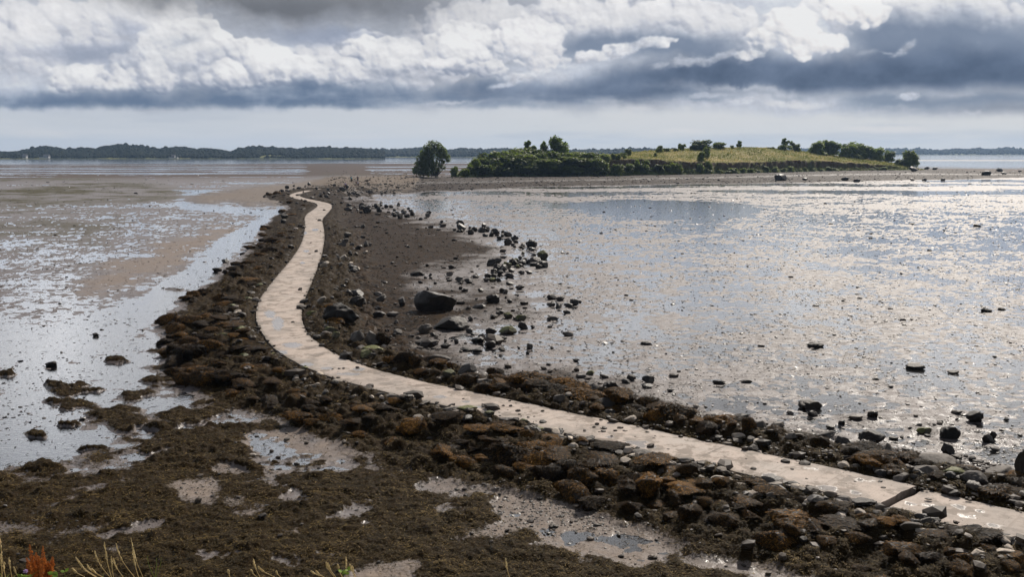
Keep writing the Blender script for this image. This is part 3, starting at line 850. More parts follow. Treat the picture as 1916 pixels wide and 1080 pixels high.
PUD = [(520, 606, 13, 16), (505, 588, 14, 8), (548, 646, 22, 7), (528, 660, 14, 6), (575, 682, 16, 5), (610, 690, 14, 4), (672, 691, 14, 4), (655, 700, 30, 3), (822, 743, 16, 3.5), (872, 752, 12, 3), (893, 762, 12, 2.5), (1140, 818, 14, 3), (1192, 829, 28, 5), (1210, 836, 30, 3), (1545, 915, 24, 7), (1440, 890, 20, 5), (1620, 900, 18, 4), (1520, 878, 14, 4), (1600, 922, 14, 4), (1735, 945, 16, 7), (1755, 958, 20, 6), (1700, 943, 10, 3), (1790, 948, 20, 4), (1812, 966, 17, 6), (1855, 984, 34, 4), (1830, 957, 20, 3), (568, 436, 8, 4), (573, 470, 7, 3), (566, 492, 6, 3), (590, 430, 8, 3)]


def path_piece(name, i0, i1, dz=0.0, cut0=0.0, cut1=0.0, gap0=0.0, gap1=0.0):
    k = np.arange(i0, i1)
    C = PATHC[k]; N = PATHN[k]; W = PATHW[k] / 2
    q = np.linspace(-1, 1, 17)
    jag = 0.07 * fbm(k * 0.45, 0 * k, 4, 71, 0.7); jag2 = 0.07 * fbm(k * 0.45, 0 * k + 9, 4, 72, 0.7)
    rows = []
    T = np.stack([N[:, 1], -N[:, 0]], 1)
    for a in q:
        e = W * a + (jag if a == -1 else jag2 if a == 1 else 0)
        P = C + N * e[:, None]
        # broken ends run aslant
        P[0] += T[0] * (cut0 * a + gap0 + 0.05 * gnoise(a * 2.1, 3.3, 5))
        P[-1] += T[-1] * (cut1 * a - gap1 + 0.05 * gnoise(a * 2.1 + 5, 3.3, 5))
        rows.append(P)
    top = np.stack(rows, 1)                              # (n,17,2)
    zt = PZ + dz + 0.02 * fbm(top[..., 0] / 3, top[..., 1] / 3, 3, 77) - 0.012 * np.abs(q)[None] ** 8
    n = len(k)
    V = [np.concatenate([top, zt[..., None]], -1).reshape(-1, 3)]
    zb = np.full((n, 17), PZ - 0.34)
    V.append(np.concatenate([top, zb[..., None]], -1).reshape(-1, 3))
    V = np.concatenate(V)
    F = []; m = 17
    g = (np.arange(n - 1)[:, None] * m + np.arange(m - 1)[None]).ravel()
    F.append(np.stack([g, g + 1, g + m + 1, g + m], 1)[:, ::-1])
    for c0 in (0, m - 1):
        g = np.arange(n - 1) * m + c0
        F.append(np.stack([g, g + m, g + m + n * m, g + n * m], 1))
    for r0 in (0, n - 1):
        g = r0 * m + np.arange(m - 1)
        F.append(np.stack([g, g + 1, g + 1 + n * m, g + n * m], 1))
    F = np.concatenate(F)
    pu, pv = proj(V[:, 0], V[:, 1], V[:, 2])
    pud = np.zeros(len(V))
    for (u, v, a, b) in PUD:
        pud = np.maximum(pud, np.exp(-((pu - u) / a) ** 2 - ((pv - v) / b) ** 2))
    pud[n * m:] = 0
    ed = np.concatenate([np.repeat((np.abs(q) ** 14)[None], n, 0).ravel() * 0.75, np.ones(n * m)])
    al = np.concatenate([np.repeat((k * 0.25)[:, None], m, 1).ravel()] * 2)
    # the joint across the slab by the far kink of the near reach
    return obj(name, mesh_np(name, V, F, [pm], False, {'puddle': pud, 'edge': np.clip(ed, 0, 1), 'along': al}))


def near_index(u, v, z=PZ):
    x, y = unproj(u, v, z)
    return int(((PATHC - np.array([x, y])) ** 2).sum(1).argmin())


icr = near_index(1693, 930)
# path points run from the near right end to the far end
_T = np.array([PATHN[icr][1], -PATHN[icr][0]])
_f = np.array(unproj(1722, 916, PZ)); _n = np.array(unproj(1660, 945, PZ))
_cut = float(np.dot(_f - _n, _T)) / 2 * (1 if np.dot(_f - _n, PATHN[icr]) > 0 else -1)
_cut = max(-0.9, min(0.9, _cut))
path_a = path_piece('path', 0, icr + 1, -0.06, 0.0, _cut, 0.0, 0.10)
path_b = path_piece('path', icr, len(PATHC), 0.0, _cut, 0.0, 0.12, 0.0)
for o in (path_a, path_b): tag(o, kind='structure')
# ------------------------------------------------------------------ rocks
def rock_mat(name, lo, hi, wetrough=0.45, green=0.0, dark_foot=True):
    m, t, out = material(name)
    p = t.objpos()
    rnd = t.n('ShaderNodeObjectInfo').outputs['Random']
    q = t.vm('ADD', t.pos(), t.xyz(t.mul(rnd, 37.0), t.mul(rnd, 11.0), 0.0))
    n1 = t.noise(q, 2.5, 6, 0.65); n2 = t.noise(q, 14.0, 5, 0.65); n3 = t.noise(q, 45.0, 3, 0.6)
    c = t.mix(t.ss(n1, 0.3, 0.7), lo, hi)
    c = t.mix(t.mul(t.ss(n2, 0.55, 0.72), 0.6), c, tuple(x * 0.35 for x in lo))
    c = t.mix(t.mul(t.ss(n3, 0.58, 0.75), 0.35), c, tuple(min(1, x * 1.7) for x in hi))
    if green:
        nz_ = t.n('ShaderNodeSeparateXYZ'); t.put(nz_.inputs[0], t.n('ShaderNodeNewGeometry').outputs['Normal'])
        g = t.mul(t.ss(t.add(nz_.outputs[2], t.mul(t.sub(n1, 0.5), 1.4)), 0.25, 0.75), green)
        c = t.mix(g, c, t.mix(n2, (0.045, 0.05, 0.010), (0.16, 0.165, 0.03)))
    c = t.mix(1.0, c, t.mix(rnd, (0.62, 0.62, 0.62), (1.25, 1.22, 1.18)), 'MULTIPLY')
    b = t.bump(t.add(t.mul(n1, 0.5), t.add(t.mul(n2, 0.35), t.mul(n3, 0.12))), 0.6, 0.10)
    principled(t, out, c, wetrough, b, 0.25)
    return m


M_DARK = rock_mat('dark_wet_rock', (0.022, 0.018, 0.015), (0.060, 0.050, 0.042), 0.48)
M_BLACK = rock_mat('black_wet_rock', (0.010, 0.008, 0.006), (0.034, 0.026, 0.019), 0.6)
M_GREY = rock_mat('grey_rock', (0.060, 0.052, 0.045), (0.15, 0.132, 0.115), 0.7)
M_PALE = rock_mat('pale_stone', (0.30, 0.255, 0.21), (0.55, 0.48, 0.40), 0.75)
M_MOSS = rock_mat('algae_rock', (0.05, 0.043, 0.03), (0.11, 0.095, 0.06), 0.6, green=0.95)


def rock_mesh(name, seed, sub=3, flat=0.25, facets=7, rough=0.16, mat=None, lumps=0.0):
    r = np.random.default_rng(seed)
    V, F = icosphere(sub)
    s = r.integers(0, 1000)
    d = 1 + rough * (fbm(V[:, 0] * 1.1 + s, V[:, 1] * 1.1 + V[:, 2] * 1.7, 4, s)) + 0.5 * rough * fbm(V[:, 2] * 2.3 + s, V[:, 0] * 2.3 - V[:, 1] * 1.9, 3, s + 5)
    if lumps: d = d + lumps * np.abs(fbm(V[:, 0] * 2.2 + V[:, 2], V[:, 1] * 2.2 - V[:, 2], 3, s + 11))
    P = V * d[:, None]
    for _ in range(facets):
        n = r.normal(size=3); n /= np.linalg.norm(n)
        c = r.uniform(0.40, 0.82)
        k = P @ n - c
        P = P - np.where(k > 0, k * 0.97, 0)[:, None] * n
    P = P + 0.03 * r.normal() * 0
    P = P * (1 + 0.075 * fbm(V[:, 0] * 4 + s, V[:, 1] * 4 + V[:, 2] * 3.3, 5, s + 21, 0.62))[:, None]
    lo, hi = P.min(0), P.max(0)
    P = (P - (lo + hi) / 2) / (hi - lo)                      # unit box
    P[:, 2] = P[:, 2] * 1.25 + 0.375                          # -0.25 .. 1.0
    me = mesh_np(name, P, F, [mat] if mat else [], True)
    return me, P, F


def frond_template():
    """one blade of wrack: a bent strip with forked end"""
    v = np.array([[0, -0.06, 0], [0, 0.06, 0], [0.5, -0.10, 0.08], [0.5, 0.11, 0.05], [1.0, -0.17, 0.0], [0.95, 0.14, 0.03], [1.45, 0.05, -0.12]])
    f = np.array([[0, 2, 1], [1, 2, 3], [2, 4, 3], [3, 4, 5], [4, 6, 5]])
    return v, f


FRV, FRF = frond_template()


def wrack_mat(name, dark, mid, gold, goldness=0.5):
    m, t, out = material(name)
    g = t.attr('tint')
    rnd = t.n('ShaderNodeObjectInfo').outputs['Random']
    n = t.noise(t.pos(), 0.9, 6, 0.65)
    k = t.add(t.mul(g, 0.95), t.sub(t.mul(t.sub(t.add(t.mul(n, 0.7), t.mul(rnd, 0.3)), 0.5), 2.2), 0.15))
    k = t.add(k, goldness - 0.5)
    c = t.mix(t.ss(k, -0.2, 0.45), dark, mid)
    c = t.mix(t.ss(k, 0.40, 0.95), c, gold)
    pr = principled(t, None, c, 0.65, None, 0.06)
    tl = t.n('ShaderNodeBsdfTranslucent'); t.put(tl.inputs[0], c)
    mx_ = t.n('ShaderNodeMixShader'); mx_.inputs[0].default_value = 0.06
    t.nt.links.new(pr.outputs[0], mx_.inputs[1]); t.nt.links.new(tl.outputs[0], mx_.inputs[2]); t.nt.links.new(mx_.outputs[0], out.inputs['Surface'])
    return m


M_WRACK = wrack_mat('bladder_wrack', (0.010, 0.006, 0.003), (0.055, 0.031, 0.010), (0.23, 0.105, 0.016), 0.46)
M_WRACKG = wrack_mat('bladder_wrack_ground', (0.009, 0.007, 0.003), (0.056, 0.039, 0.014), (0.20, 0.135, 0.046), 0.45)


def wrack_on(name, P, F, seed, n=2900, size=0.068, lowz=-0.1):
    r = np.random.default_rng(seed)
    T = P[F]; N = np.cross(T[:, 1] - T[:, 0], T[:, 2] - T[:, 0]); Ar = np.linalg.norm(N, axis=1); N = N / (Ar[:, None] + 1e-9)
    cz = T.mean(1)[:, 2]
    bare = fbm(T.mean(1)[:, 0] * 1.6 + seed, T.mean(1)[:, 1] * 1.6 + T.mean(1)[:, 2], 3, seed)
    wgt = Ar * (N[:, 2] > -0.35) * (cz > lowz) * np.clip(1.05 + 1.3 * bare, 0.03, 1)
    i = r.choice(len(F), n, p=wgt / wgt.sum())
    b = r.dirichlet((1, 1, 1), n)
    X = (T[i] * b[..., None]).sum(1); Nn = N[i]
    down = np.array([0, 0, -1.0]) - Nn * (-Nn[:, 2:3]); down += r.normal(scale=0.75, size=(n, 3)); down -= Nn * (down * Nn).sum(1)[:, None]
    down /= np.linalg.norm(down, axis=1)[:, None] + 1e-9
    tilt = r.uniform(-0.1, 0.6, n)[:, None]
    ax = down * np.cos(tilt) + Nn * np.sin(tilt)
    az_ = Nn * np.cos(tilt) - down * np.sin(tilt)
    ay = np.cross(az_, ax)
    Rm = np.stack([ax, ay, az_], 2)
    sc = size * r.uniform(0.6, 1.7, n)[:, None] * np.array([1, 1, 1])
    Vv, Ff, T_ = scatter(FRV, FRF, X + Nn * r.uniform(0, 0.03, n)[:, None], sc, Rm, r.uniform(0, 1, n))
    return mesh_np(name, Vv, Ff, [M_WRACK], False, {'tint': T_})


ROCKS = {}
for key, mat, nvar, kw in (('dark', M_DARK, 6, dict(rough=0.20, facets=12)), ('black', M_BLACK, 4, dict(rough=0.22, facets=3, lumps=0.12)), ('grey', M_GREY, 5, dict(rough=0.16, facets=15)),
                           ('pale', M_PALE, 4, dict(rough=0.14, facets=14)), ('moss', M_MOSS, 3, dict(rough=0.16, facets=11))):
    ROCKS[key] = [rock_mesh(key + '_rock', 100 + 17 * i + len(key), 4, mat=mat, **kw)[0] for i in range(nvar)]
ROCKS['wrack'] = []
for i in range(5):
    me, P, F = rock_mesh('seaweed_rock', 300 + i, 3, mat=M_BLACK, rough=0.30, facets=6, lumps=0.16)
    ROCKS['wrack'].append((me, wrack_on('seaweed', P, F, 400 + i)))
ROCKS['boulder'] = [rock_mesh('boulder', 77, 4, mat=M_DARK, rough=0.10, facets=5)[0]]

PLACED = []                                             # x, y, radius
COUNT = {}
LATER = []


def near_mark(u, v):
    return None


def put_rock(kind, x, y, wdt, dep, hgt, label, group=None, yaw=None, rr=random, sink=0.0, name=None, cat=None):
    LATER.append((kind, x, y, wdt, dep, hgt, label, group, yaw if yaw is not None else rr.uniform(0, 6.28), sink, name, cat))
    PLACED.append((x, y, 0.45 * max(wdt, dep)))


def box_rock(kind, x0, y0, x1, y1, label, group=None, zb=0.0, name=None, cat=None, yaw=None, dk=0.8):
    u = (x0 + x1) / 2; v = y1
    x, y = (float(q) for q in unproj(u, v, zb))
    k = math.hypot(y, CAMZ) / FPX
    wdt = (x1 - x0) * k
    ang_ = math.atan2(CAMZ - zb, y); dep = wdt * dk
    hgt = max(((y1 - y0) * k - 0.35 * dep * math.sin(ang_)) / math.cos(ang_), 0.28 * wdt)
    put_rock(kind, x, y + dep * 0.32, wdt * 1.06, dep, hgt, label, group, yaw if yaw is not None else random.choice((0, math.pi)) + random.uniform(-0.35, 0.35), 0.0, name, cat)


def boxes(o, s, rows, **kw):
    for row in rows:
        k, x0, y0, x1, y1 = row[:5]
        box_rock(k, o[0] + x0 / s, o[1] + y0 / s, o[0] + x1 / s, o[1] + y1 / s, row[5], row[6] if len(row) > 6 else None, **kw)


SH = ('small dark wet rock standing in the bright shallows off the wrack beach', 'dark rocks in the bay shallows')
CL = ('dark rounded rock in the loose cluster where the rock line meets the wet bay', 'cluster at the end of the rock line')
NB = ('small dark stone lying on the wet mud of the bay below the causeway', 'dark stones on the bay mud')
# around the big boulder
boxes((740, 480), 4.79, [
    ('boulder', 165, 280, 540, 500, 'huge rounded dark boulder casting shadow on the brown wrack beach'),
    ('black', 342, 533, 652, 668, 'lumpy black coated boulder with a smooth grey shoulder, before the huge one'),
    ('grey', 200, 608, 325, 698, 'grey-shouldered dark rock beside the lumpy black boulder'),
    ('dark', 810, 343, 930, 425, 'faceted dark rock with ridged top between huge boulder and bright bay'),
    ('dark', 690, 438, 815, 476, 'low flat dark rock just beyond the faceted one on the wrack tongue'),
    ('moss', 915, 618, 1082, 705, 'dark rock topped with bright green algae at the edge of the shallows'),
    ('dark', 1098, 580, 1185, 655, 'rounded dark rock directly behind the green-topped shallows rock'),
    ('moss', 1072, 524, 1172, 580, 'angular greenish rock stacked behind the rounded dark rock'),
    ('moss', 967, 503, 1050, 560, 'squat greenish rock with a smaller stone on its back'),
    ('dark', 1348, 336, 1438, 390, 'big flat-topped dark rock leading the pair far out in the shallows'),
    ('dark', 1436, 356, 1515, 400, 'second dark rock touching the flat-topped one far out in the shallows'),
    ('dark', 1565, 377, 1645, 440, 'pointed dark rock furthest out among the boulder-field stragglers'),
    ('dark', 1512, 416, 1586, 455, 'low round rock leaning against the pointed straggler rock'),
    ('dark', 1357, 413, 1432, 452, 'smooth domed rock just before the flat-topped pair in the shallows'),
    ('dark', 1500, 478, 1568, 516, 'small peaked rock before the low round straggler'),
    ('grey', 1357, 530, 1460, 572, 'long pale-backed slab of rock alone in bright water'),
    ('grey', 1497, 670, 1592, 718, 'lone brownish flat rock out on the shining mud'),
    ('dark', 740, 687, 805, 750, 'leaning dark rock behind its rounder twin near the shallows'),
    ('dark', 678, 720, 790, 778, 'rounded dark rock with the leaning one at its back'),
    ('dark', 803, 755, 897, 818, 'pyramid shaped dark rock at the muddy edge of the shallows'),
    ('grey', 920, 810, 985, 856, 'small upright egg shaped grey rock by the shallows'),
    ('dark', 405, 778, 500, 828, 'block shaped dark rock on the wrack beach below the lumpy boulder'),
    ('dark', 525, 738, 566, 788, 'small upright dark stone beside the block shaped rock'),
    ('black', 580, 820, 680, 856, 'low weedy mound beyond the block shaped rock'),
    ('black', 678, 825, 782, 862, 'second low weedy mound touching the first, nearer the egg shaped rock'),
    ('dark', 805, 636, 907, 700, 'domed dark rock beside the green-topped shallows rock'),
    ('moss', 952, 55, 1042, 92, 'low greenish rock at the near edge of the rock cluster'),
    ('moss', 840, 192, 905, 232, 'yellow-green stained rock in the middle of the five rock huddle'),
    ('dark', 793, 150, 853, 190, 'brownish rock at the back of the five rock huddle'),
    ('dark', 855, 152, 912, 195, 'dark rock behind the yellow-green one in the huddle'),
    ('dark', 788, 192, 850, 231, 'flat dark rock at the beach side of the five rock huddle'),
    ('dark', 900, 188, 948, 232, 'pointed rock closing the bay side of the five rock huddle'),
    ('dark', 850, 108, 906, 146, *CL), ('dark', 908, 123, 970, 165, *CL), ('dark', 1010, 103, 1068, 142, *CL), ('dark', 978, 143, 1070, 188, *CL), ('dark', 1100, 126, 1160, 165, *CL),
    ('dark', 1170, 124, 1228, 158, *CL), ('black', 1008, 20, 1110, 78, *CL), ('dark', 1170, 20, 1240, 58, *CL), ('dark', 1080, 62, 1140, 98, *CL), ('dark', 1255, 70, 1310, 112, *CL), ('dark', 1200, 50, 1290, 82, *CL),
    ('dark', 690, 164, 752, 198, *SH), ('dark', 535, 190, 602, 236, *SH), ('dark', 560, 216, 610, 250, *SH), ('dark', 615, 205, 690, 248, *SH), ('dark', 988, 224, 1060, 258, *SH), ('dark', 1080, 254, 1160, 300, *SH),
    ('dark', 928, 282, 987, 332, *SH), ('dark', 968, 298, 1010, 342, *SH), ('dark', 736, 286, 790, 324, *SH), ('dark', 900, 484, 976, 520, *SH), ('dark', 565, 268, 602, 300, *SH), ('dark', 605, 292, 650, 326, *SH),
    ('dark', 470, 78, 522, 116, *SH), ('grey', 453, 137, 513, 178, *SH), ('dark', 293, 148, 328, 178, *SH), ('dark', 215, 147, 262, 175, *SH), ('dark', 265, 68, 298, 95, *SH), ('dark', 1175, 778, 1230, 836, *SH),
    ('dark', 1090, 800, 1118, 828, *SH), ('dark', 1210, 614, 1250, 646, *SH), ('dark', 1362, 616, 1405, 642, *SH), ('dark', 455, 185, 500, 210, *SH), ('dark', 300, 178, 332, 206, *SH), ('dark', 250, 180, 282, 206, *SH),
    ('dark', 1640, 392, 1672, 418, *SH), ('dark', 1385, 805, 1418, 832, *SH), ('dark', 1165, 852, 1200, 880, *SH), ('dark', 925, 880, 960, 898, *SH), ('dark', 340, 230, 375, 252, *SH),
])
# bay side below the long reach of the path
boxes((800, 640), 3.832, [
    ('moss', 1138, 207, 1202, 242, 'greenish rounded rock at the mud edge, off the middle of the long reach'),
    ('dark', 1066, 237, 1137, 270, 'flat dark rock just before the greenish rounded one'),
    ('black', 1253, 286, 1362, 354, 'black pointed rock lying on the bay mud off the middle of the path'),
    ('grey', 1430, 236, 1494, 284, 'angular tilted grey rock between the black pointed and the square one'),
    ('dark', 1535, 240, 1633, 304, 'square-shouldered brown rock standing alone in its own reflection'),
    ('dark', 1540, 302, 1620, 336, 'flat dark stone at the foot of the square-shouldered rock'),
    ('dark', 762, 207, 803, 238, *NB), ('dark', 1390, 274, 1455, 306, *NB), ('dark', 850, 155, 890, 173, *NB), ('dark', 1722, 338, 1765, 362, *NB), ('dark', 1515, 430, 1550, 450, *NB), ('dark', 1045, 118, 1090, 143, *NB), ('dark', 1240, 330, 1300, 352, *NB),
])
boxes((1400, 700), 3.6, [
    ('black', 338, 170, 492, 236, 'blocky flat-topped black rock with weed at its foot far out on the mud'),
    ('dark', 395, 247, 470, 289, 'small dark rock just before the blocky flat-topped one'),
    ('grey', 258, 246, 308, 275, 'small brown stone alone on the mud near the blocky rock'),
    ('dark', 805, 250, 872, 302, 'ball shaped dark rock alone on open mud'),
    ('dark', 608, 310, 653, 347, 'small ball shaped rock between ball rock and the bank of weed'),
    ('black', 765, 386, 932, 480, 'large smooth black rock with humped ends beside the grey pair'),
    ('grey', 468, 456, 598, 526, 'smooth grey rock, the flatter of the grey pair'),
    ('grey', 582, 438, 702, 532, 'taller grey rock of the grey pair, next to the golden weed mound'),
    ('moss', 1145, 364, 1242, 410, 'low green-stained rock in the glittering mud'),
    ('black', 1306, 346, 1432, 438, 'domed weed-black rock above the square block'),
    ('black', 1478, 247, 1594, 330, 'peaked weed-black rock furthest along the mud, with brown reflection'),
    ('dark', 1305, 465, 1394, 542, 'squared dark block of rock in weed below the domed rock'),
    ('dark', 1573, 402, 1652, 464, 'round dark rock with a thin stone leaning on it'),
    ('dark', 1628, 386, 1673, 446, 'thin upright stone leaning on the round dark rock'),
    ('dark', 1630, 488, 1704, 524, 'flat lens shaped dark stone below the leaning stone'),
    ('dark', 530, 342, 592, 370, *NB), ('dark', 1140, 335, 1178, 355, *NB), ('dark', 1078, 358, 1106, 376, *NB), ('dark', 1240, 335, 1268, 352, *NB), ('dark', 1395, 300, 1420, 318, *NB), ('dark', 1280, 316, 1322, 338, *NB), ('dark', 945, 80, 985, 98, *NB), ('dark', 1725, 298, 1765, 318, *NB),
    ('dark', 820, 452, 860, 488, *NB),
])
# the far side edge of the path, near reach
boxes((1400, 700), 3.6, [
    ('grey', 1160, 630, 1412, 686, 'long flat grey slab of rock by the weed at the bay mud'),
    ('grey', 1125, 700, 1287, 772, 'broad grey rock at the far corner of the broken path joint'),
    ('moss', 1308, 710, 1477, 800, 'tilted slab with a lime green streak beside the near path slab'),
    ('grey', 1458, 764, 1617, 856, 'rounded grey-brown rock against the near path slab'),
    ('grey', 1620, 694, 1806, 768, 'smooth grey rock half wrapped in weed behind the near slab'),
    ('dark', 1805, 595, 1900, 782, 'tall dark rock cut by the frame beyond the near slab'),
    ('wrack', 685, 468, 907, 574, 'golden weed mound topped rock beside the grey pair'),
    ('wrack', 725, 592, 985, 702, 'large golden-brown weed rock leaning to the path'),
    ('grey', 905, 550, 980, 650, 'grey slab leaning on the large golden-brown weed rock'),
    ('wrack', 395, 506, 532, 592, 'weed mound rock before the flatter grey rock'),
    ('grey', 610, 602, 702, 664, 'dark grey rock wedged between weed and path edge'),
    ('pale', 230, 509, 300, 546, 'small pale block at the far edge of the path'),
    ('wrack', -30, 404, 50, 502, 'brown weed rock at the path edge next to a smooth grey stone'),
    ('grey', 40, 418, 132, 482, 'smooth light grey stone beside the brown weed rock'),
    ('grey', 250, 528, 330, 576, 'grey wedge stone touching the path near the pale block'),
    ('dark', 1010, 648, 1066, 682, 'small black stone below the grey leaning slab'),
    ('grey', 705, 648, 770, 688, 'rounded grey cobble touching the path edge by the large weed rock'),
    ('wrack', 1390, 640, 1560, 720, 'orange-brown weed rock behind the green streaked slab'),
    ('dark', 1390, 790, 1462, 828, 'small black rock between green streaked slab and grey-brown rock'),
    ('wrack', 1600, 815, 1880, 925, 'weed covered rock hugging the far edge of the near slab'),
], zb=0.15)
boxes((800, 640), 3.832, [
    ('grey', 0, 160, 152, 230, 'big smooth grey boulder in weed where the long reach begins'),
    ('moss', 105, 268, 200, 336, 'green algae rock wedged at the far edge of the path'),
    ('dark', 220, 215, 350, 310, 'jagged dark rock with weed beyond the green algae rock'),
    ('wrack', 620, 283, 872, 412, 'biggest weed mound of the bay side ridge, dark topped'),
    ('wrack', 855, 278, 1062, 418, 'tall orange-brown weed mound next to the biggest one'),
    ('grey', 1080, 318, 1240, 400, 'rough grey rock standing out of the weed ridge'),
    ('wrack', 1190, 370, 1305, 460, 'weed hanging rock at the foot of the rough grey one'),
    ('wrack', 1010, 393, 1247, 504, 'wide golden weed rock before the rough grey one'),
    ('grey', 1215, 456, 1347, 545, 'smooth dark grey boulder at the end of the weed ridge'),
    ('wrack', 480, 352, 662, 430, 'low weed rock by the path before the biggest mound'),
    ('wrack', 835, 373, 1012, 464, 'weed rock under the tall orange-brown mound'),
    ('wrack', 1440, 518, 1585, 602, 'weed rock between the smooth boulder and the next ridge'),
    ('wrack', 1570, 575, 1730, 668, 'weed covered wedge rock touching the far edge'),
    ('wrack', 1680, 538, 1910, 672, 'long weed ridge rock along the far edge past the wedge'),
    ('dark', 1265, 544, 1348, 588, 'flat dark stone at the path below the smooth boulder'),
    ('wrack', 450, 262, 580, 340, 'round topped weed rock near the wet beach corner'),
    ('grey', 355, 345, 440, 385, 'pair-sized grey stone by the path before the weed ridge'),
], zb=0.15)
# near side edge
boxes((800, 640), 3.832, [
    ('moss', 306, 503, 444, 580, 'bright moss-green boulder on the near edge of the path'),
    ('moss', 503, 543, 576, 598, 'small green-brown cobble next along from the moss-green boulder'),
    ('pale', 938, 678, 1064, 724, 'flat whitish stone on the near slope under the path'),
    ('grey', 1152, 706, 1274, 786, 'leaning grey-brown slab against the path edge'),
    ('grey', 0, 432, 130, 498, 'dark grey slab at the near edge before the moss-green boulder'),
    ('grey', 165, 508, 290, 560, 'smooth grey slab just before the moss-green boulder'),
    ('grey', 400, 570, 520, 612, 'flat grey stone below the moss-green boulder'),
    ('dark', 585, 580, 660, 640, 'dark rounded stone at the near edge past the green-brown cobble'),
    ('moss', 740, 615, 830, 665, 'yellowish lichen stone at the near edge of the middle reach'),
    ('moss', 800, 645, 935, 715, 'green tinged weed rock before the flat whitish stone'),
    ('pale', 1413, 866, 1507, 917, 'egg shaped whitish stone lying in dark weed'),
    ('pale', 1703, 956, 1788, 1000, 'angular whitish stone in dark weed further down the slope'),
    ('grey', 1550, 815, 1700, 870, 'flat grey stone touching the near edge past the leaning slab'),
    ('wrack', 120, 545, 322, 645, 'brown weed rock in front of the smooth grey slab'),
    ('wrack', 285, 608, 482, 760, 'tall dark weed mound below the moss-green boulder'),
    ('wrack', 455, 623, 612, 742, 'black weed mound with a golden cap'),
    ('wrack', 460, 758, 762, 930, 'widest dark weed mound of the lower slope'),
    ('wrack', 690, 823, 882, 972, 'dark weed mound beside the widest one'),
    ('wrack', 865, 730, 1032, 862, 'weed mound with orange tufts above the lower slope'),
    ('wrack', 938, 878, 1102, 1004, 'round dark weed mound low on the slope'),
    ('wrack', 1208, 778, 1432, 884, 'long weed covered rock below the leaning slab'),
    ('wrack', 1215, 908, 1392, 1062, 'hunched weed mound below the egg shaped stone'),
    ('wrack', 1378, 958, 1562, 1085, 'dark hunched mound at the foot of the slope'),
    ('wrack', 1030, 930, 1210, 1085, 'big dark weed mound at the foot of the slope'),
    ('wrack', 1795, 985, 1920, 1085, 'golden capped weed mound near the angular whitish stone'),
    ('wrack', 1620, 875, 1795, 940, 'broad weed rock under the flat grey stone'),
], zb=0.10)
boxes((1400, 700), 3.6, [
    ('black', 780, 882, 942, 956, 'black rock just below the broken path joint'),
    ('grey', 920, 948, 1088, 1062, 'big flat-faced grey rock below the near slab'),
    ('grey', 853, 950, 952, 1018, 'grey rock between the flat-faced one and the black rock'),
    ('pale', 915, 1022, 1022, 1078, 'pale rounded stone under the flat-faced grey rock'),
    ('grey', 658, 866, 782, 920, 'grey rock against the path before the broken joint'),
    ('pale', 548, 850, 634, 907, 'pale pointed stone beside the grey rock at the path'),
    ('pale', 468, 843, 547, 892, 'round pale stone next to the pale pointed one'),
    ('dark', 203, 740, 354, 800, 'broad dark rock under the near edge of the path'),
    ('pale', 360, 788, 467, 828, 'flat pale tan stone against the near edge'),
    ('pale', 1045, 1015, 1200, 1078, 'tan stone with dark underside below the near slab'),
    ('wrack', 190, 868, 492, 1078, 'huge black weed mound with golden crown below the path'),
    ('wrack', 60, 828, 225, 960, 'golden weed mound next to the huge black one'),
    ('wrack', 20, 765, 215, 850, 'weed rock touching the broad dark rock'),
    ('wrack', 490, 920, 680, 1070, 'sloping weed mound between huge mound and pale stones'),
], zb=0.10)
boxes((1600, 850), 4.696, [
    ('grey', 1200, 690, 1412, 790, 'long tan-grey stone below the near slab at the frame edge'),
    ('pale', 1020, 915, 1175, 1060, 'tall pale grey stone standing in weed at the bottom corner'),
    ('pale', 1255, 1035, 1400, 1085, 'pale stone at the very bottom beside the tall one'),
    ('pale', 1295, 862, 1470, 908, 'flat cream stone in weed near the frame edge'),
    ('wrack', 600, 650, 920, 900, 'great golden-brown weed mound near the bottom corner'),
    ('wrack', 320, 700, 620, 1010, 'great black weed mound beside the golden-brown one'),
    ('wrack', 920, 720, 1260, 930, 'weed mound below the long tan-grey stone'),
    ('wrack', 880, 960, 1060, 1090, 'golden weed mound at the bottom edge'),
    ('wrack', 580, 920, 800, 1060, 'shadowed black weed mound at the bottom of the slope'),
    ('grey', 1000, 715, 1150, 790, 'sloping grey stone at the near slab edge'),
], zb=0.10)
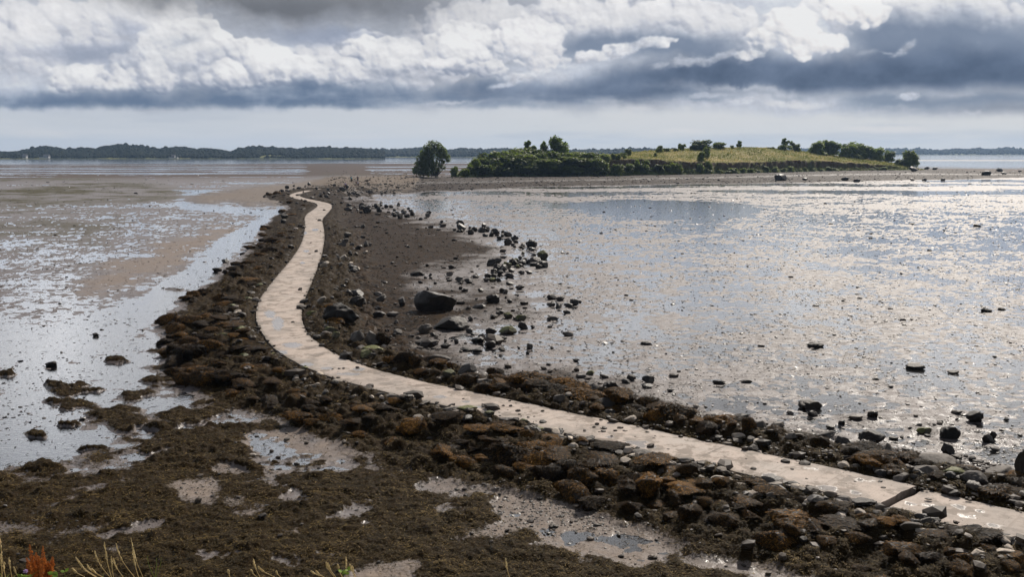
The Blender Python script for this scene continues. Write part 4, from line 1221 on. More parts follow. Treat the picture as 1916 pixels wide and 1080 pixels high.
# bend of the path
boxes((480, 540), 4.909, [
    ('black', 600, 235, 925, 410, 'large black rock with a yellow-green rim inside the bend'),
    ('wrack', 640, 335, 810, 430, 'weed rock leaning before the large black one inside the bend'),
    ('moss', 450, 280, 552, 335, 'yellow lichen stone at the inner edge of the bend'),
    ('dark', 830, 30, 980, 105, 'rounded dark rock behind the pair on the wrack beach'),
    ('dark', 855, 92, 990, 190, 'black pair of rocks fused together on the wrack beach'),
    ('dark', 1065, 205, 1180, 262, 'dark half buried rock midway to the huge boulder'),
    ('grey', 1192, 205, 1305, 252, 'smooth oval stone midway to the huge boulder'),
    ('grey', 990, 440, 1130, 580, 'dark grey leaning boulder with weed skirt inside the bend'),
    ('wrack', 1095, 455, 1215, 580, 'weed hung stone beside the dark grey leaning boulder'),
    ('grey', 845, 475, 985, 595, 'rounded brown-grey boulder inside the bend'),
    ('moss', 610, 430, 735, 500, 'angular lichen covered stone inside the bend'),
    ('moss', 690, 510, 768, 575, 'small lichen wedge stone near the bend edge'),
    ('moss', 965, 585, 1155, 670, 'dark rock with lime green end where the bend straightens'),
    ('pale', 650, 218, 718, 256, 'white rounded stone behind the yellow lichen stone'),
    ('grey', 1330, 665, 1430, 715, 'round stone on top of the weed where the bend straightens'),
    ('wrack', 1165, 700, 1280, 800, 'weed lump rock where the bend straightens'),
    ('wrack', 1275, 705, 1440, 830, 'dark weed block rock where the bend straightens'),
    ('wrack', 1400, 740, 1510, 840, 'dark upright weed block next along the straightening bend'),
    ('grey', 1500, 810, 1575, 865, 'black smooth stone next to the dark weed blocks'),
    ('pale', 545, 865, 615, 905, 'pale oval stone at the outer foot of the bend'),
    ('pale', 725, 888, 828, 942, 'pale grey stone below the outer edge of the bend'),
    ('grey', 970, 945, 1135, 1020, 'grey smooth stone below the outer edge past the bend'),
    ('pale', 820, 905, 910, 940, 'flat tan stone between the pale grey and grey stones'),
    ('pale', 530, 930, 615, 965, 'flat whitish stone lower on the outer bend slope'),
    ('grey', 1280, 1010, 1432, 1070, 'dark smooth stone on the near edge past the bend'),
], zb=0.12)
boxes((300, 420), 3.6, [
    ('moss', 480, 710, 572, 775, 'lime green pyramid stone outside the bend'),
    ('moss', 640, 425, 690, 462, 'lime green stone at the outer edge above the bend'),
    ('moss', 380, 760, 452, 800, 'dark stone with green side near the lime pyramid'),
    ('pale', 490, 610, 545, 640, 'whitish flat stone up the outer slope of the bend'),
    ('wrack', 85, 800, 275, 935, 'big round black weed boulder at the outer foot of the bend'),
    ('wrack', 118, 740, 270, 830, 'long weed rock above the round black boulder'),
    ('wrack', 45, 815, 135, 890, 'weed knob at the mud edge by the round black boulder'),
    ('wrack', 360, 505, 465, 580, 'round brown weed boulder jutting to the flats'),
    ('wrack', 355, 465, 440, 525, 'black weed rock behind the round brown boulder'),
    ('wrack', 265, 800, 410, 885, 'brown weed rock beside the big round black boulder'),
    ('wrack', 230, 745, 345, 815, 'weed rock with dark flank above the brown one'),
    ('wrack', 180, 940, 305, 1010, 'dark weed hump low outside the bend'),
    ('wrack', 225, 955, 400, 1040, 'long dark weed hump below the bend'),
    ('wrack', 95, 985, 230, 1075, 'lowest dark weed hump of the bend foot'),
    ('wrack', 345, 985, 560, 1095, 'great golden-brown weed mound at the foot of the bend'),
    ('wrack', 680, 160, 770, 205, 'black weed rock along the outer slope of the upper reach'),
    ('wrack', 700, 92, 770, 135, 'black weed rock at the mud edge of the upper reach'),
    ('dark', 405, 224, 458, 250, 'small weedy lump alone in the channel, the upper of two'),
    ('dark', 345, 280, 410, 308, 'small weedy lump alone in the channel, the lower of two'),
    ('moss', 515, 895, 590, 945, 'grey-green stone in the golden weed outside the bend'),
    ('grey', 560, 1000, 610, 1040, 'dull grey stone in weed below the bend'),
    ('moss', 545, 520, 615, 550, 'greenish stone on the outer slope above the bend'),
], zb=0.12)
box_rock('dark', 84, 676, 104, 687, 'small dark stone alone on the wet flats')
box_rock('dark', 172, 622, 184, 630, 'tiny dark stone in the channel water')
# out on the mud, small and far
for u, v, a in ((1530, 651, 30), (1848, 584, 22), (1876, 580, 14), (1398, 717, 20), (1716, 692, 34), (1640, 712, 14), (1830, 424, 14), (1629, 446, 8), (1277, 475, 6), (1130, 397, 6), (1210, 646, 22), (1346, 720, 24), (1786, 700, 20), (1690, 600, 12), (1610, 560, 10), (1480, 520, 10), (1740, 470, 10), (1555, 420, 8), (1425, 650, 14)):
    box_rock('black', u - a / 2, v - a * 0.34, u + a / 2, v, 'tiny dark lump far out on the shining bay mud', 'tiny lumps on the bay mud')
# island beach and point
for u, v, a, l in ((1464, 338, 24, 'big dark boulder on the island beach below the bushes'), (1507, 334.5, 10, 'dark rock on the beach further along from the big beach boulder'), (1582, 334.5, 13, 'low dark rock on the wrack band of the island beach'),
                   (1604, 340, 13, 'dark rock at the water line of the island beach'), (1710, 321.5, 18, 'grey rock at the tip of the island grass'), (1846, 327, 17, 'large dark boulder out on the stony point'), (1871, 323.0, 13, 'flat dark rock crowning the stony point'),
                   (1880, 326.0, 10, 'dark rock beside the large boulder on the stony point'), (1750, 319.5, 9, 'small rock on the beach tip by the last bush'), (1735, 318.5, 10, 'small rock just off the island grass tip'), (1708, 334, 10, 'dark rock on the brown band below the last bush'), (1731, 337, 9, 'small dark rock at the shore below the point'), (1765, 333.5, 8, 'small brown rock on the point wrack')):
    box_rock('dark', u - a / 2, v - a * 0.52, u + a / 2, v, l, zb=0.7 if v < 336 else 0.2)

# ---- the lines of rocks in the middle distance
rr = random.Random(3)


def clear(x, y, r_, f=0.8):
    for (a, b, c) in PLACED:
        if (a - x) ** 2 + (b - y) ** 2 < (f * (c + r_)) ** 2: return False
    return True


def along(poly, n, spread_u, spread_v, kinds, smin, smax, label, group, hmin=0.5, hmax=0.8):
    P = np.array(poly, float); s = np.concatenate([[0], np.cumsum(np.hypot(*np.diff(P, axis=0).T))])
    k = 0; tries = 0
    while k < n and tries < n * 30:
        tries += 1
        q = rr.uniform(0, s[-1]); u = np.interp(q, s, P[:, 0]) + rr.gauss(0, spread_u); v = np.interp(q, s, P[:, 1]) + rr.gauss(0, spread_v)
        if v < 348: continue
        x, y = (float(z) for z in unproj(u, v, 0.05))
        sz = 0.88 * (smin + (smax - smin) * rr.random() ** 2.0)
        if not clear(x, y, sz * 0.5): continue
        put_rock(rr.choice(kinds), x, y, sz, sz * rr.uniform(0.6, 1.0), sz * rr.uniform(hmin, hmax), label, group, rr=rr)
        k += 1


along([(652, 391), (700, 394), (760, 405), (800, 411)], 34, 10, 3.5, ['dark', 'black'], 0.6, 1.7, 'dark rock in the close packed line at the top of the wrack beach', 'packed rock line above the wrack beach')
along([(715, 383), (745, 388), (775, 398)], 10, 10, 1.5, ['dark'], 0.4, 1.0, 'small dark rock in the short spur beyond the packed rock line', 'rock spur into the bay')
along([(800, 411), (860, 423), (900, 432), (950, 452), (985, 468)], 36, 14, 6, ['dark', 'dark', 'black'], 0.5, 1.5, 'dark rock in the scattered line curving out into the bay', 'scattered rock line into the bay')
along([(985, 470), (1000, 485), (960, 495), (930, 500)], 24, 16, 8, ['dark', 'moss', 'dark'], 0.45, 1.15, CL[0], CL[1])
along([(610, 362), (660, 362), (720, 358)], 22, 26, 3.5, ['dark', 'grey', 'dark'], 0.6, 1.7, 'rough rock in the rubble by the far end of the causeway', 'rubble at the far end of the causeway')
along([(590, 362), (640, 366), (680, 372)], 16, 18, 4.5, ['grey', 'grey', 'dark'], 0.5, 1.5, 'grey rubble stone between the far bend and the bay', 'grey rubble by the far bend')
along([(520, 372), (530, 362), (560, 353), (600, 350)], 16, 12, 2, ['dark', 'black'], 0.6, 1.6, 'dark rock bordering the outside of the far bend', 'border rocks of the far bend')
along([(905, 342), (1000, 339)], 16, 40, 2.5, ['dark'], 0.5, 1.3, 'small dark stone on the island beach below the willow', 'stones on the island beach')
along([(655, 560), (690, 585), (640, 500), (690, 450)], 20, 30, 14, ['grey', 'dark', 'grey'], 0.3, 0.9, 'grey stone on the brown slope between path and wrack beach', 'stones on the wrack beach slope')
along([(700, 600), (800, 650), (760, 520), (700, 470)], 16, 50, 20, ['dark', 'grey'], 0.25, 0.6, 'small stone half sunk in the brown wrack beach', 'stones sunk in the wrack beach')
along([(880, 545), (960, 590), (900, 640), (1000, 560)], 14, 60, 18, ['dark'], 0.2, 0.5, SH[0], SH[1])

# ---- both flanks of the causeway
SEG = [(0, 1750, 'the near slab', 1), (1, 1280, 'the long straight reach', 1), (2, 720, 'the start of the long straight reach', 1)]


def flank(n, side, s0, s1, o0, o1, kinds, smin, smax, label, group, f=0.62):
    k = tries = 0
    while k < n and tries < n * 40:
        tries += 1
        i = int(rr.uniform(s0, s1)); o_ = o0 + (o1 - o0) * rr.random()
        c = PATHC[i] + PATHN[i] * (PATHW[i] / 2 + o_) * side
        sz = 0.82 * (smin + (smax - smin) * rr.random() ** 1.6)
        if not clear(c[0], c[1], sz * 0.5, f): continue
        u, v = proj(c[0], c[1], 0.2)
        if not (-60 < u < 1980 and v < 1120): continue
        put_rock(rr.choice(kinds), float(c[0]), float(c[1]), sz, sz * rr.uniform(0.65, 1.0), sz * rr.uniform(0.34, 0.58), label, group, rr=rr)
        k += 1


def at_u(u, v): return near_index(u, v)


I0, I1, I2, I3, I4, I5 = 0, at_u(1500, 890), at_u(1000, 780), at_u(620, 690), at_u(520, 570), at_u(588, 430)
_x0, _x1 = PATHC[10], PATHC[0]
NEARS = 1 if PATHN[20][1] < 0 else -1                 # which side of the line faces the viewer on the near reach
for (s0, s1, nw, nf, nm) in ((I0, I1, 26, 20, 'by the near path end'), (I1, I2, 50, 28, 'along the long straight'), (I2, I3, 34, 20, 'where the straight leaves the bend')):
    flank(nw, NEARS, s0, s1, 0.9, 3.9, ['wrack'], 0.45, 1.15, 'dark weed covered rock on the near slope ' + nm, 'weed rocks of the near slope ' + nm)
    flank(nf, -NEARS, s0, s1, 0.5, 2.8, ['wrack'], 0.5, 1.2, 'brown weed covered rock on the bay slope ' + nm, 'weed rocks of the bay slope ' + nm)
    flank(24, NEARS, s0, s1, 0.15, 1.6, ['grey', 'pale', 'pale', 'dark', 'pale'], 0.26, 0.62, 'small bare stone tucked under the near path edge ' + nm, 'bare stones under the path ' + nm)
    flank(9, -NEARS, s0, s1, 0.15, 1.4, ['grey', 'dark', 'pale'], 0.22, 0.55, 'small bare stone on the bay edge of the path ' + nm, 'bare stones on the bay edge ' + nm)
flank(48, NEARS, I3, I4, 0.8, 4.6, ['wrack'], 0.55, 1.35, 'weed covered rock outside the great bend', 'weed rocks outside the great bend')
flank(16, NEARS, I3, I4, 0.2, 1.6, ['grey', 'pale', 'moss', 'dark'], 0.25, 0.6, 'bare stone outside the great bend close to the path', 'bare stones outside the great bend')
flank(14, -NEARS, I3, I4, 0.4, 2.8, ['grey', 'pale', 'wrack', 'moss'], 0.3, 0.9, 'mixed stone inside the great bend', 'stones inside the great bend')
flank(44, NEARS, I4, I5, 0.9, 5.0, ['wrack'], 0.6, 1.5, 'weed covered rock on the flats side of the upper reach', 'weed rocks of the upper reach, flats side')
flank(22, -NEARS, I4, I5, 0.5, 4.0, ['grey', 'grey', 'pale', 'dark'], 0.4, 1.1, 'angular grey stone on the bay side of the upper reach', 'grey stones of the upper reach, bay side')
flank(26, NEARS, I5, len(PATHC) - 60, 1.0, 5.0, ['wrack', 'black'], 0.8, 1.8, 'dark rock on the flats side of the far bends', 'dark rocks of the far bends')

# ---- build them all, the ground height asked for once
LX = np.array([q[1] for q in LATER]); LY = np.array([q[2] for q in LATER])
for _ in range(2):                                       # nothing stands on the path
    dd_, ii_, ss_ = line_dist(LX, LY, PATHC)
    rad_ = np.array([0.40 * max(q[3], q[4]) for q in LATER])
    ii = np.clip(np.round(ii_).astype(int), 0, len(PATHC) - 1)
    need = PATHW[ii] / 2 + rad_ + 0.04 - dd_
    sg = np.sign((LX - PATHC[ii, 0]) * PATHN[ii, 0] + (LY - PATHC[ii, 1]) * PATHN[ii, 1])
    mv = np.clip(need, 0, 9) * sg
    LX = LX + PATHN[ii, 0] * mv; LY = LY + PATHN[ii, 1] * mv
zz = ground_z(LX, LY)
dd_, ii_, ss_ = line_dist(LX, LY, PATHC)
ii = np.clip(np.round(ii_).astype(int), 0, len(PATHC) - 1); OFF = dd_ - PATHW[ii] / 2
SIDE = np.sign((LX - PATHC[ii, 0]) * PATHN[ii, 0] + (LY - PATHC[ii, 1]) * PATHN[ii, 1]) * NEARS
for (kind, _x, _y, wdt, dep, hgt, label, group, yaw, sink, name, cat), x, y, z, off_, side_ in zip(LATER, LX, LY, zz, OFF, SIDE):
    v = ROCKS[kind]
    me = v[random.randrange(len(v))]
    if kind == 'wrack':
        o = obj('seaweed_rock', me[0]); s = obj('seaweed', me[1], o); tag(o, label, 'seaweed rock', group)
        hgt *= 0.86; wdt *= 1.10; dep *= 1.10
    else:
        nm = 'boulder' if kind == 'boulder' else 'weedy_lump' if 'lump' in label or 'weedy' in label else 'stone' if (wdt < 0.62 or kind == 'pale') else 'rock'
        o = obj(nm, me); tag(o, label, nm.replace('_', ' '), group)
    if side_ > 0 and off_ < 2.4 and ii_.size:                 # the bank below the path: nothing rises over its edge
        hgt = min(hgt, max(0.16, 0.40 + 0.10 * off_ - float(z)))
    o.location = (float(x), float(y), float(z)); o.rotation_euler = (random.uniform(-0.1, 0.1), random.uniform(-0.1, 0.1), yaw)
    o.scale = (wdt, dep, hgt)
# ------------------------------------------------------------------ weed beds, rubble, lumps on the mud: what nobody could count
def rand_ground(n, u0, u1, v0, v1, seed):
    """points over the shore, thinner with distance"""
    r = np.random.default_rng(seed)
    u = r.uniform(u0, u1, n); v = r.uniform(v0, v1, n)
    x, y = unproj(u, v, 0.1)
    y = y + r.normal(scale=0.02, size=n) * y; x = x + r.normal(scale=0.01, size=n) * y
    return x, y, r


def frond_field(name, x, y, keep, z, size, r, mat, label, up=0.02, tilt=0.7):
    x, y, z, size = x[keep], y[keep], z[keep], size[keep]
    n = len(x)
    Rm = rand_rot(n, tilt, r)
    sc = size[:, None] * np.array([1.0, 0.8, 1.0])
    V, F, T = scatter(FRV, FRF, np.stack([x, y, z + up], 1), sc, Rm, np.clip(r.beta(1.4, 2.2, n) + 0.0, 0, 1))
    o = obj(name, mesh_np(name, V, F, [mat], False, {'tint': T}))
    tag(o, kind='stuff')
    return o


# lower weed bed and skirts
x, y, r = rand_ground(460000, -160, 2080, 420, 1120, 41)
Fd = ground_fields(x, y)
pr = Fd['weed'] * (Fd['off'] > 0.02) * (y > 15)
keep = r.uniform(0, 1, len(x)) < pr
frond_field('bladder_wrack', x, y, keep, Fd['z'], (0.055 + 0.0021 * np.maximum(y - 20, 0)) * r.uniform(0.6, 1.5, len(x)), r, M_WRACKG, '', 0.012, 0.5)
M_DRIFT = wrack_mat('drift_wrack', (0.006, 0.004, 0.002), (0.030, 0.017, 0.007), (0.085, 0.050, 0.018), 0.40)
# wrack over the brown apron, the island's wrack band and odd scraps out on the mud
x, y, r = rand_ground(260000, -100, 2050, 336, 960, 43)
Fd = ground_fields(x, y)
scrap = 0.016 + 0.05 * sstep(0.15, 0.6, fbm(x / 5.0, y / 5.0, 4, 88))
pr = np.maximum(1.0 * Fd['brown'] * np.clip(0.6 + 0.9 * fbm(x / 2.0, y / 2.0, 4, 91), 0.05, 1), scrap * (1 - Fd['gravel']) * (1 - Fd['flats'])) * (1 - Fd['weed']) * (Fd['off'] > 0.1)
keep = r.uniform(0, 1, len(x)) < pr
frond_field('drift_wrack', x, y, keep, np.maximum(Fd['z'], 0.0), (0.075 + 0.0030 * np.maximum(y - 20, 0)) * r.uniform(0.5, 1.5, len(x)), r, M_DRIFT, '', 0.01, 0.4)

# pebbles and small rubble
pbm, t, out = material('pebble')
tint = t.attr('tint')
nn = t.noise(t.pos(), 18.0, 4, 0.6)
c = t.mix(t.ss(tint, 0.0, 0.55), (0.018, 0.013, 0.009), (0.078, 0.058, 0.042)); c = t.mix(t.ss(tint, 0.6, 1.0), c, (0.36, 0.31, 0.26))
c = t.mix(t.mul(nn, 0.5), c, (0.03, 0.025, 0.02))
principled(t, out, c, 0.62, None, 0.22)
csm, t, out = material('mud_cast')
principled(t, out, t.mix(t.attr('tint'), (0.022, 0.016, 0.012), (0.10, 0.078, 0.062)), 0.48, None, 0.4)
IV, IF = icosphere(1)
IV = IV * (1 + 0.22 * np.random.default_rng(9).uniform(-1, 1, len(IV)))[:, None]


def pebbles(name, x, y, keep, z, size, r, tint, flat=0.6, sink=0.15, mat=None):
    x, y, z, size, tint = x[keep], y[keep], z[keep], size[keep], tint[keep]
    n = len(x)
    sc = size[:, None] * np.stack([r.uniform(0.7, 1.3, n), r.uniform(0.7, 1.3, n), flat * r.uniform(0.6, 1.2, n)], 1)
    V, F, T = scatter(IV, IF, np.stack([x, y, z + sc[:, 2] * (1 - 2 * sink)], 1), sc, rand_rot(n, 0.35, r), tint)
    o = obj(name, mesh_np(name, V, F, [mat or pbm], False, {'tint': T})); tag(o, kind='stuff')
    return o


x, y, r = rand_ground(60000, -60, 2000, 352, 1100, 47)
Fd = ground_fields(x, y)
edge = sstep(3.6, 0.4, Fd['off']) * (Fd['off'] > -0.08) * np.clip(0.45 + 0.9 * fbm(x / 1.4, y / 1.4, 3, 93), 0.05, 1)
pr = np.maximum(0.6 * edge * (0.35 + 0.65 * sstep(1.4, 0.3, Fd['off'])), 0.55 * Fd['brown'] * np.clip(0.5 + fbm(x / 4.0, y / 4.0, 3, 95), 0.1, 1))
pr = np.maximum(pr, 0.05 * Fd['sand'] * (y < 60)) * (y > 15)
keep = r.uniform(0, 1, len(x)) < pr
pebbles('pebbles', x, y, keep, np.where(Fd['off'] < 0.06, PZ - 0.02, Fd['z']), np.where(Fd['brown'] > 0.5, 0.018 + 0.0006 * y, 0.035 + 0.0011 * y) * r.lognormal(0, 0.55, len(x)), r, r.beta(1.1, 1.7, len(x)) * (1 - 0.5 * Fd['brown'] * (r.uniform(0, 1, len(x)) < 0.93)))
# worm casts and crumbs of mud standing out of the wet flats
x, y, r = rand_ground(150000, -60, 1990, 338, 1000, 49)
Fd = ground_fields(x, y)
bay = sstep(600, 700, Fd['u'])
pr = (0.80 * bay + 0.32 * (1 - bay)) * (1 - Fd['brown']) * (1 - Fd['weed']) * (1 - Fd['gravel']) * (1 - 0.8 * Fd['flats']) * (Fd['off'] > 0.3) * (Fd['beach'] < 0.1)
pr = pr * np.clip(0.55 + 0.8 * fbm(x / 8.0, y / 8.0, 5, 97), 0.04, 1)
keep = r.uniform(0, 1, len(x)) < pr
pebbles('mud_casts', x, y, keep, np.maximum(Fd['z'], -0.02), (0.010 + 0.00030 * y) * r.lognormal(0, 0.5, len(x)), r, r.beta(1.2, 4.0, len(x)), 0.40, 0.2, csm)
# shingle on the island beach
x, y, r = rand_ground(26000, 560, 2000, 318, 366, 53)
Fd = ground_fields(x, y)
keep = r.uniform(0, 1, len(x)) < (0.5 * Fd['brown'] + 0.35 * Fd['gravel']) * (Fd['beach'] > 0.3)
pebbles('shingle', x, y, keep, Fd['z'], 0.13 * r.lognormal(0, 0.5, len(x)), r, r.beta(1.1, 2.4, len(x)) * np.where(Fd['brown'] > 0.4, 0.20, 0.48), 0.5)

x, y, r = rand_ground(90000, 440, 2000, 350, 1020, 59)
Fd = ground_fields(x, y)
pr = (Fd['off'] < -0.02) * (0.012 + 0.75 * sstep(-0.22, -0.02, Fd['off']) * np.clip(0.15 + 1.2 * fbm(x / 1.1, y / 1.1, 3, 98), 0, 1)) * (Fd['r'] < 300)
keep = r.uniform(0, 1, len(x)) < pr
frond_field('stranded_wrack', x, y, keep, np.full(len(x), PZ - 0.005), (0.030 + 0.0012 * y) * r.uniform(0.4, 1.3, len(x)), r, M_WRACKG, '', 0.012, 0.25)
# ------------------------------------------------------------------ the island: bank, low cliff and grassy hill
def isl_front(x):
    """distance of the foot of the bank for a given x (traced along the beach top)"""
    return np.interp(x, ISX, ISY)


_u = np.array([846, 880, 930, 1000, 1060, 1100, 1150, 1200, 1250, 1300, 1350, 1400, 1450, 1500, 1550, 1600, 1650, 1700, 1722, 1745])
_v = np.array([332.5, 332.5, 331, 330.3, 330, 329.6, 329, 327.6, 327, 326.2, 325, 323.8, 322.6, 321.2, 320, 319.2, 318.8, 318.6, 318.4, 318.2])
ISX, ISY = unproj(_u, _v, 1.0)
# skyline of the ground itself (without trees), in photo pixels
SKY_G = np.array([(846, 329), (870, 323), (900, 318), (960, 304), (1040, 294), (1100, 291), (1160, 290), (1180, 286), (1230, 283), (1290, 279), (1400, 276.5), (1440, 277.5), (1500, 283), (1560, 291), (1620, 297), (1680, 306), (1710, 313), (1735, 318)])
CLIFF_V = np.array([(846, 330), (900, 326), (960, 318), (1060, 306), (1130, 300), (1180, 296), (1230, 298), (1290, 302), (1360, 303), (1420, 302), (1480, 299), (1540, 300), (1600, 304), (1660, 308), (1700, 313), (1735, 318)])
ridge_d = 46.0
nx, ny = 330, 130
xs = np.linspace(ISX[0] - 3, ISX[-1] + 4, nx); ds = np.concatenate([np.linspace(-4, 8, 40), np.linspace(8.3, 120, 90)])
XX, DD = np.meshgrid(xs, ds)
FR = isl_front(XX) + 1.2 * fbm(XX / 9.0, 0 * XX, 4, 201)
YY = FR + DD


def isl_height(X, D, Fy):
    Y0 = Fy + 4
    u0, _ = proj(X, Y0, 4.0)
    zc_ = CAMZ - (np.interp(u0, CLIFF_V[:, 0], CLIFF_V[:, 1]) - 285) / FPX * Y0 * 1.0
    ur, _ = proj(X, Fy + ridge_d, 8.0)
    zr = CAMZ - (np.interp(ur, SKY_G[:, 0], SKY_G[:, 1]) - 285) / FPX * (Fy + ridge_d)
    zr = np.maximum(zr, zc_)
    Dn = D + 0.9 * fbm(X / 3.0, D / 3.0, 4, 205)
    f = sstep(0.0, 3.6, Dn)
    top = zc_ + (zr - zc_) * sstep(3.0, ridge_d * 1.15, D) ** 0.8
    z = 0.75 + (top - 0.75) * (0.30 * sstep(-1.5, 1.0, Dn) + 0.70 * sstep(1.0, 3.4, Dn))
    back = sstep(ridge_d + 12, 118, D)
    z = z * (1 - back) - 1.0 * back
    z = np.where(D < -1.5, z - 0.9 * sstep(-1.5, -4, D), z)
    ends = np.minimum(sstep(ISX[0] - 3, ISX[0] + 5, X), 1 - sstep(ISX[-1] - 4, ISX[-1] + 4, X))
    z = z * ends - 0.8 * (1 - ends)
    return z + (0.18 * fbm(X / 4.0, D / 4.0, 4, 207) + 0.10 * fbm(X / 1.2, D / 1.2, 3, 209)) * sstep(0, 3, D)


ZZ = isl_height(XX, DD, FR)
slope = np.abs(np.gradient(ZZ, axis=0) / np.gradient(DD, axis=0))
im_, t, out = material('island_turf')
p = t.pos()
n1 = t.noise(p, 0.06, 5, 0.6); n2 = t.noise(p, 0.5, 6, 0.65); n3 = t.noise(p, 2.6, 5, 0.65)
steep = t.attr('steep'); low = t.attr('low')
g = t.mix(t.ss(n2, 0.3, 0.7), (0.095, 0.110, 0.028), (0.23, 0.225, 0.066))
g = t.mix(t.mul(t.ss(t.add(t.mul(n1, 0.7), t.mul(n3, 0.3)), 0.42, 0.62), 0.85), g, t.mix(n3, (0.32, 0.25, 0.115), (0.54, 0.43, 0.22)))
g = t.mix(t.ss(n3, 0.55, 0.75), g, (0.05, 0.060, 0.018))
e = t.mix(n3, (0.040, 0.026, 0.018), (0.13, 0.078, 0.052))
c = t.mix(t.ss(t.add(steep, t.mul(t.sub(n2, 0.5), 0.9)), 0.40, 0.62), g, e)
c = t.mix(t.mul(low, t.ss(n2, 0.25, 0.6)), c, t.mix(n3, (0.045, 0.060, 0.014), (0.11, 0.14, 0.035)))
principled(t, out, c, 0.9, t.bump(t.add(n3, t.mul(n2, 0.8)), 0.9, 0.5), 0.15)
iv = np.stack([XX.ravel(), YY.ravel(), ZZ.ravel()], 1)
a = (np.arange(ny - 1)[:, None] * nx + np.arange(nx - 1)[None]).ravel()
ifc = np.stack([a, a + 1, a + nx + 1, a + nx], 1)
island = obj('island_terrain', mesh_np('island_terrain', iv, ifc, [im_], True, {'steep': np.clip(slope.ravel() / 2.2, 0, 1) * (DD.ravel() > 0.6), 'low': (sstep(3.0, 0.4, DD) * sstep(-3, -1, DD)).ravel()}))
tag(island, kind='structure')


def isl_z(x, y):
    x = np.atleast_1d(np.asarray(x, float)); y = np.atleast_1d(np.asarray(y, float))
    Fy = isl_front(x) + 1.2 * fbm(x / 9.0, 0 * x, 4, 201)
    return np.maximum(isl_height(x, y - Fy, Fy), 0.2)


# ------------------------------------------------------------------ leaves, crowns, trunks
def leaf_mat(name, dark, light, yellow=None, trans=0.45):
    m, t, out = material(name)
    tint = t.attr('tint'); rnd = t.n('ShaderNodeObjectInfo').outputs['Random']
    k = t.add(t.mul(tint, 0.8), t.mul(rnd, 0.25))
    c = t.mix(k, dark, light)
    if yellow: c = t.mix(t.mul(t.ss(tint, 0.75, 1.0), 0.6), c, yellow)
    pr = principled(t, None, c, 0.55, None, 0.25)
    tl = t.n('ShaderNodeBsdfTranslucent'); t.put(tl.inputs[0], t.mix(1.0, c, (1.1, 1.25, 0.6), 'MULTIPLY'))
    mx_ = t.n('ShaderNodeMixShader'); mx_.inputs[0].default_value = trans
    t.nt.links.new(pr.outputs[0], mx_.inputs[1]); t.nt.links.new(tl.outputs[0], mx_.inputs[2]); t.nt.links.new(mx_.outputs[0], out.inputs['Surface'])
    return m


M_LEAF = leaf_mat('hawthorn_leaf', (0.045, 0.066, 0.016), (0.27, 0.31, 0.070), (0.42, 0.40, 0.09))
M_WILLOW = leaf_mat('willow_leaf', (0.040, 0.056, 0.026), (0.18, 0.215, 0.095))
M_GORSE = leaf_mat('gorse_leaf', (0.038, 0.056, 0.018), (0.21, 0.245, 0.065))
M_ASH = leaf_mat('ash_leaf', (0.040, 0.066, 0.016), (0.25, 0.31, 0.070))
M_SCRUB = leaf_mat('scrub_leaf', (0.08, 0.105, 0.022), (0.27, 0.31, 0.07), (0.36, 0.33, 0.10))
M_BARK = simple_mat('bark', (0.055, 0.042, 0.032), 0.9, 0.4, 3.0)

LEAFV = np.array([[-0.5, -0.28, 0], [0.0, -0.42, 0.12], [0.55, -0.05, 0], [0.05, 0.40, 0.10], [-0.45, 0.22, -0.05]])
LEAFF = np.array([[0, 1, 3], [1, 2, 3], [0, 3, 4]])


def crown_mesh(name, blobs, n, size, seed, mat, gap=-0.42):
    """leaf sprays through a volume of overlapping balls (x, y, z, r, squash), thicker at their skins"""
    r = np.random.default_rng(seed)
    B = np.array(blobs, float); w_ = B[:, 3] ** 2; w_ /= w_.sum()
    i = r.choice(len(B), n, p=w_)
    d = r.normal(size=(n, 3)); d /= np.linalg.norm(d, axis=1)[:, None]
    q = r.uniform(0, 1, n) ** 0.42
    # ragged surface: each ball swells and dips with direction
    sw = 1 + 0.24 * fbm(d[:, 0] * 2.1 + i * 3.1 + d[:, 2], d[:, 1] * 2.1 + i * 1.7 - d[:, 2], 3, seed) + 0.14 * r.normal(size=n) * (r.uniform(0, 1, n) < 0.25)
    X = B[i, :3] + d * (B[i, 3] * q * sw)[:, None] * np.stack([np.ones(n), np.ones(n), B[i, 4]], 1)
    clump = fbm(X[:, 0] * 1.0 + seed, X[:, 2] * 1.0 + X[:, 1] * 0.7, 3, seed + 3)
    keep = (clump > gap) | (r.uniform(0, 1, n) < (0.35 if gap < -0.3 else 0.10))
    X = X[keep]; d = d[keep]; clump = clump[keep]; n = len(X)
    T = np.clip(0.5 + 0.45 * clump + r.normal(scale=0.16, size=n), 0, 1)
    Rm = rand_rot(n, 1.2, r)
    sc = (size * r.lognormal(0, 0.3, n))[:, None] * np.ones(3)
    V, F, T = scatter(LEAFV, LEAFF, X, sc, Rm, T)
    return mesh_np(name, V, F, [mat], False, {'tint': T})


def wood_mesh(name, trunk, limbs, r0):
    parts = [tube(trunk, np.linspace(r0, r0 * 0.45, len(trunk)), 8)]
    for L_ in limbs:
        parts.append(tube(L_, np.linspace(r0 * 0.45, r0 * 0.10, len(L_)), 6))
    V, F = merge(parts)
    return mesh_np(name, V, F, [M_BARK], True)


def limbs_to(blobs, base, r, k=None):
    out_ = []
    for b in blobs[: k or len(blobs)]:
        e = np.array(b[:3]); m = base * 0.5 + e * 0.5 + np.array([r.uniform(-.1, .1), r.uniform(-.1, .1), 0.12]) * b[3]
        out_.append(np.array([base, m, e]))
    return out_


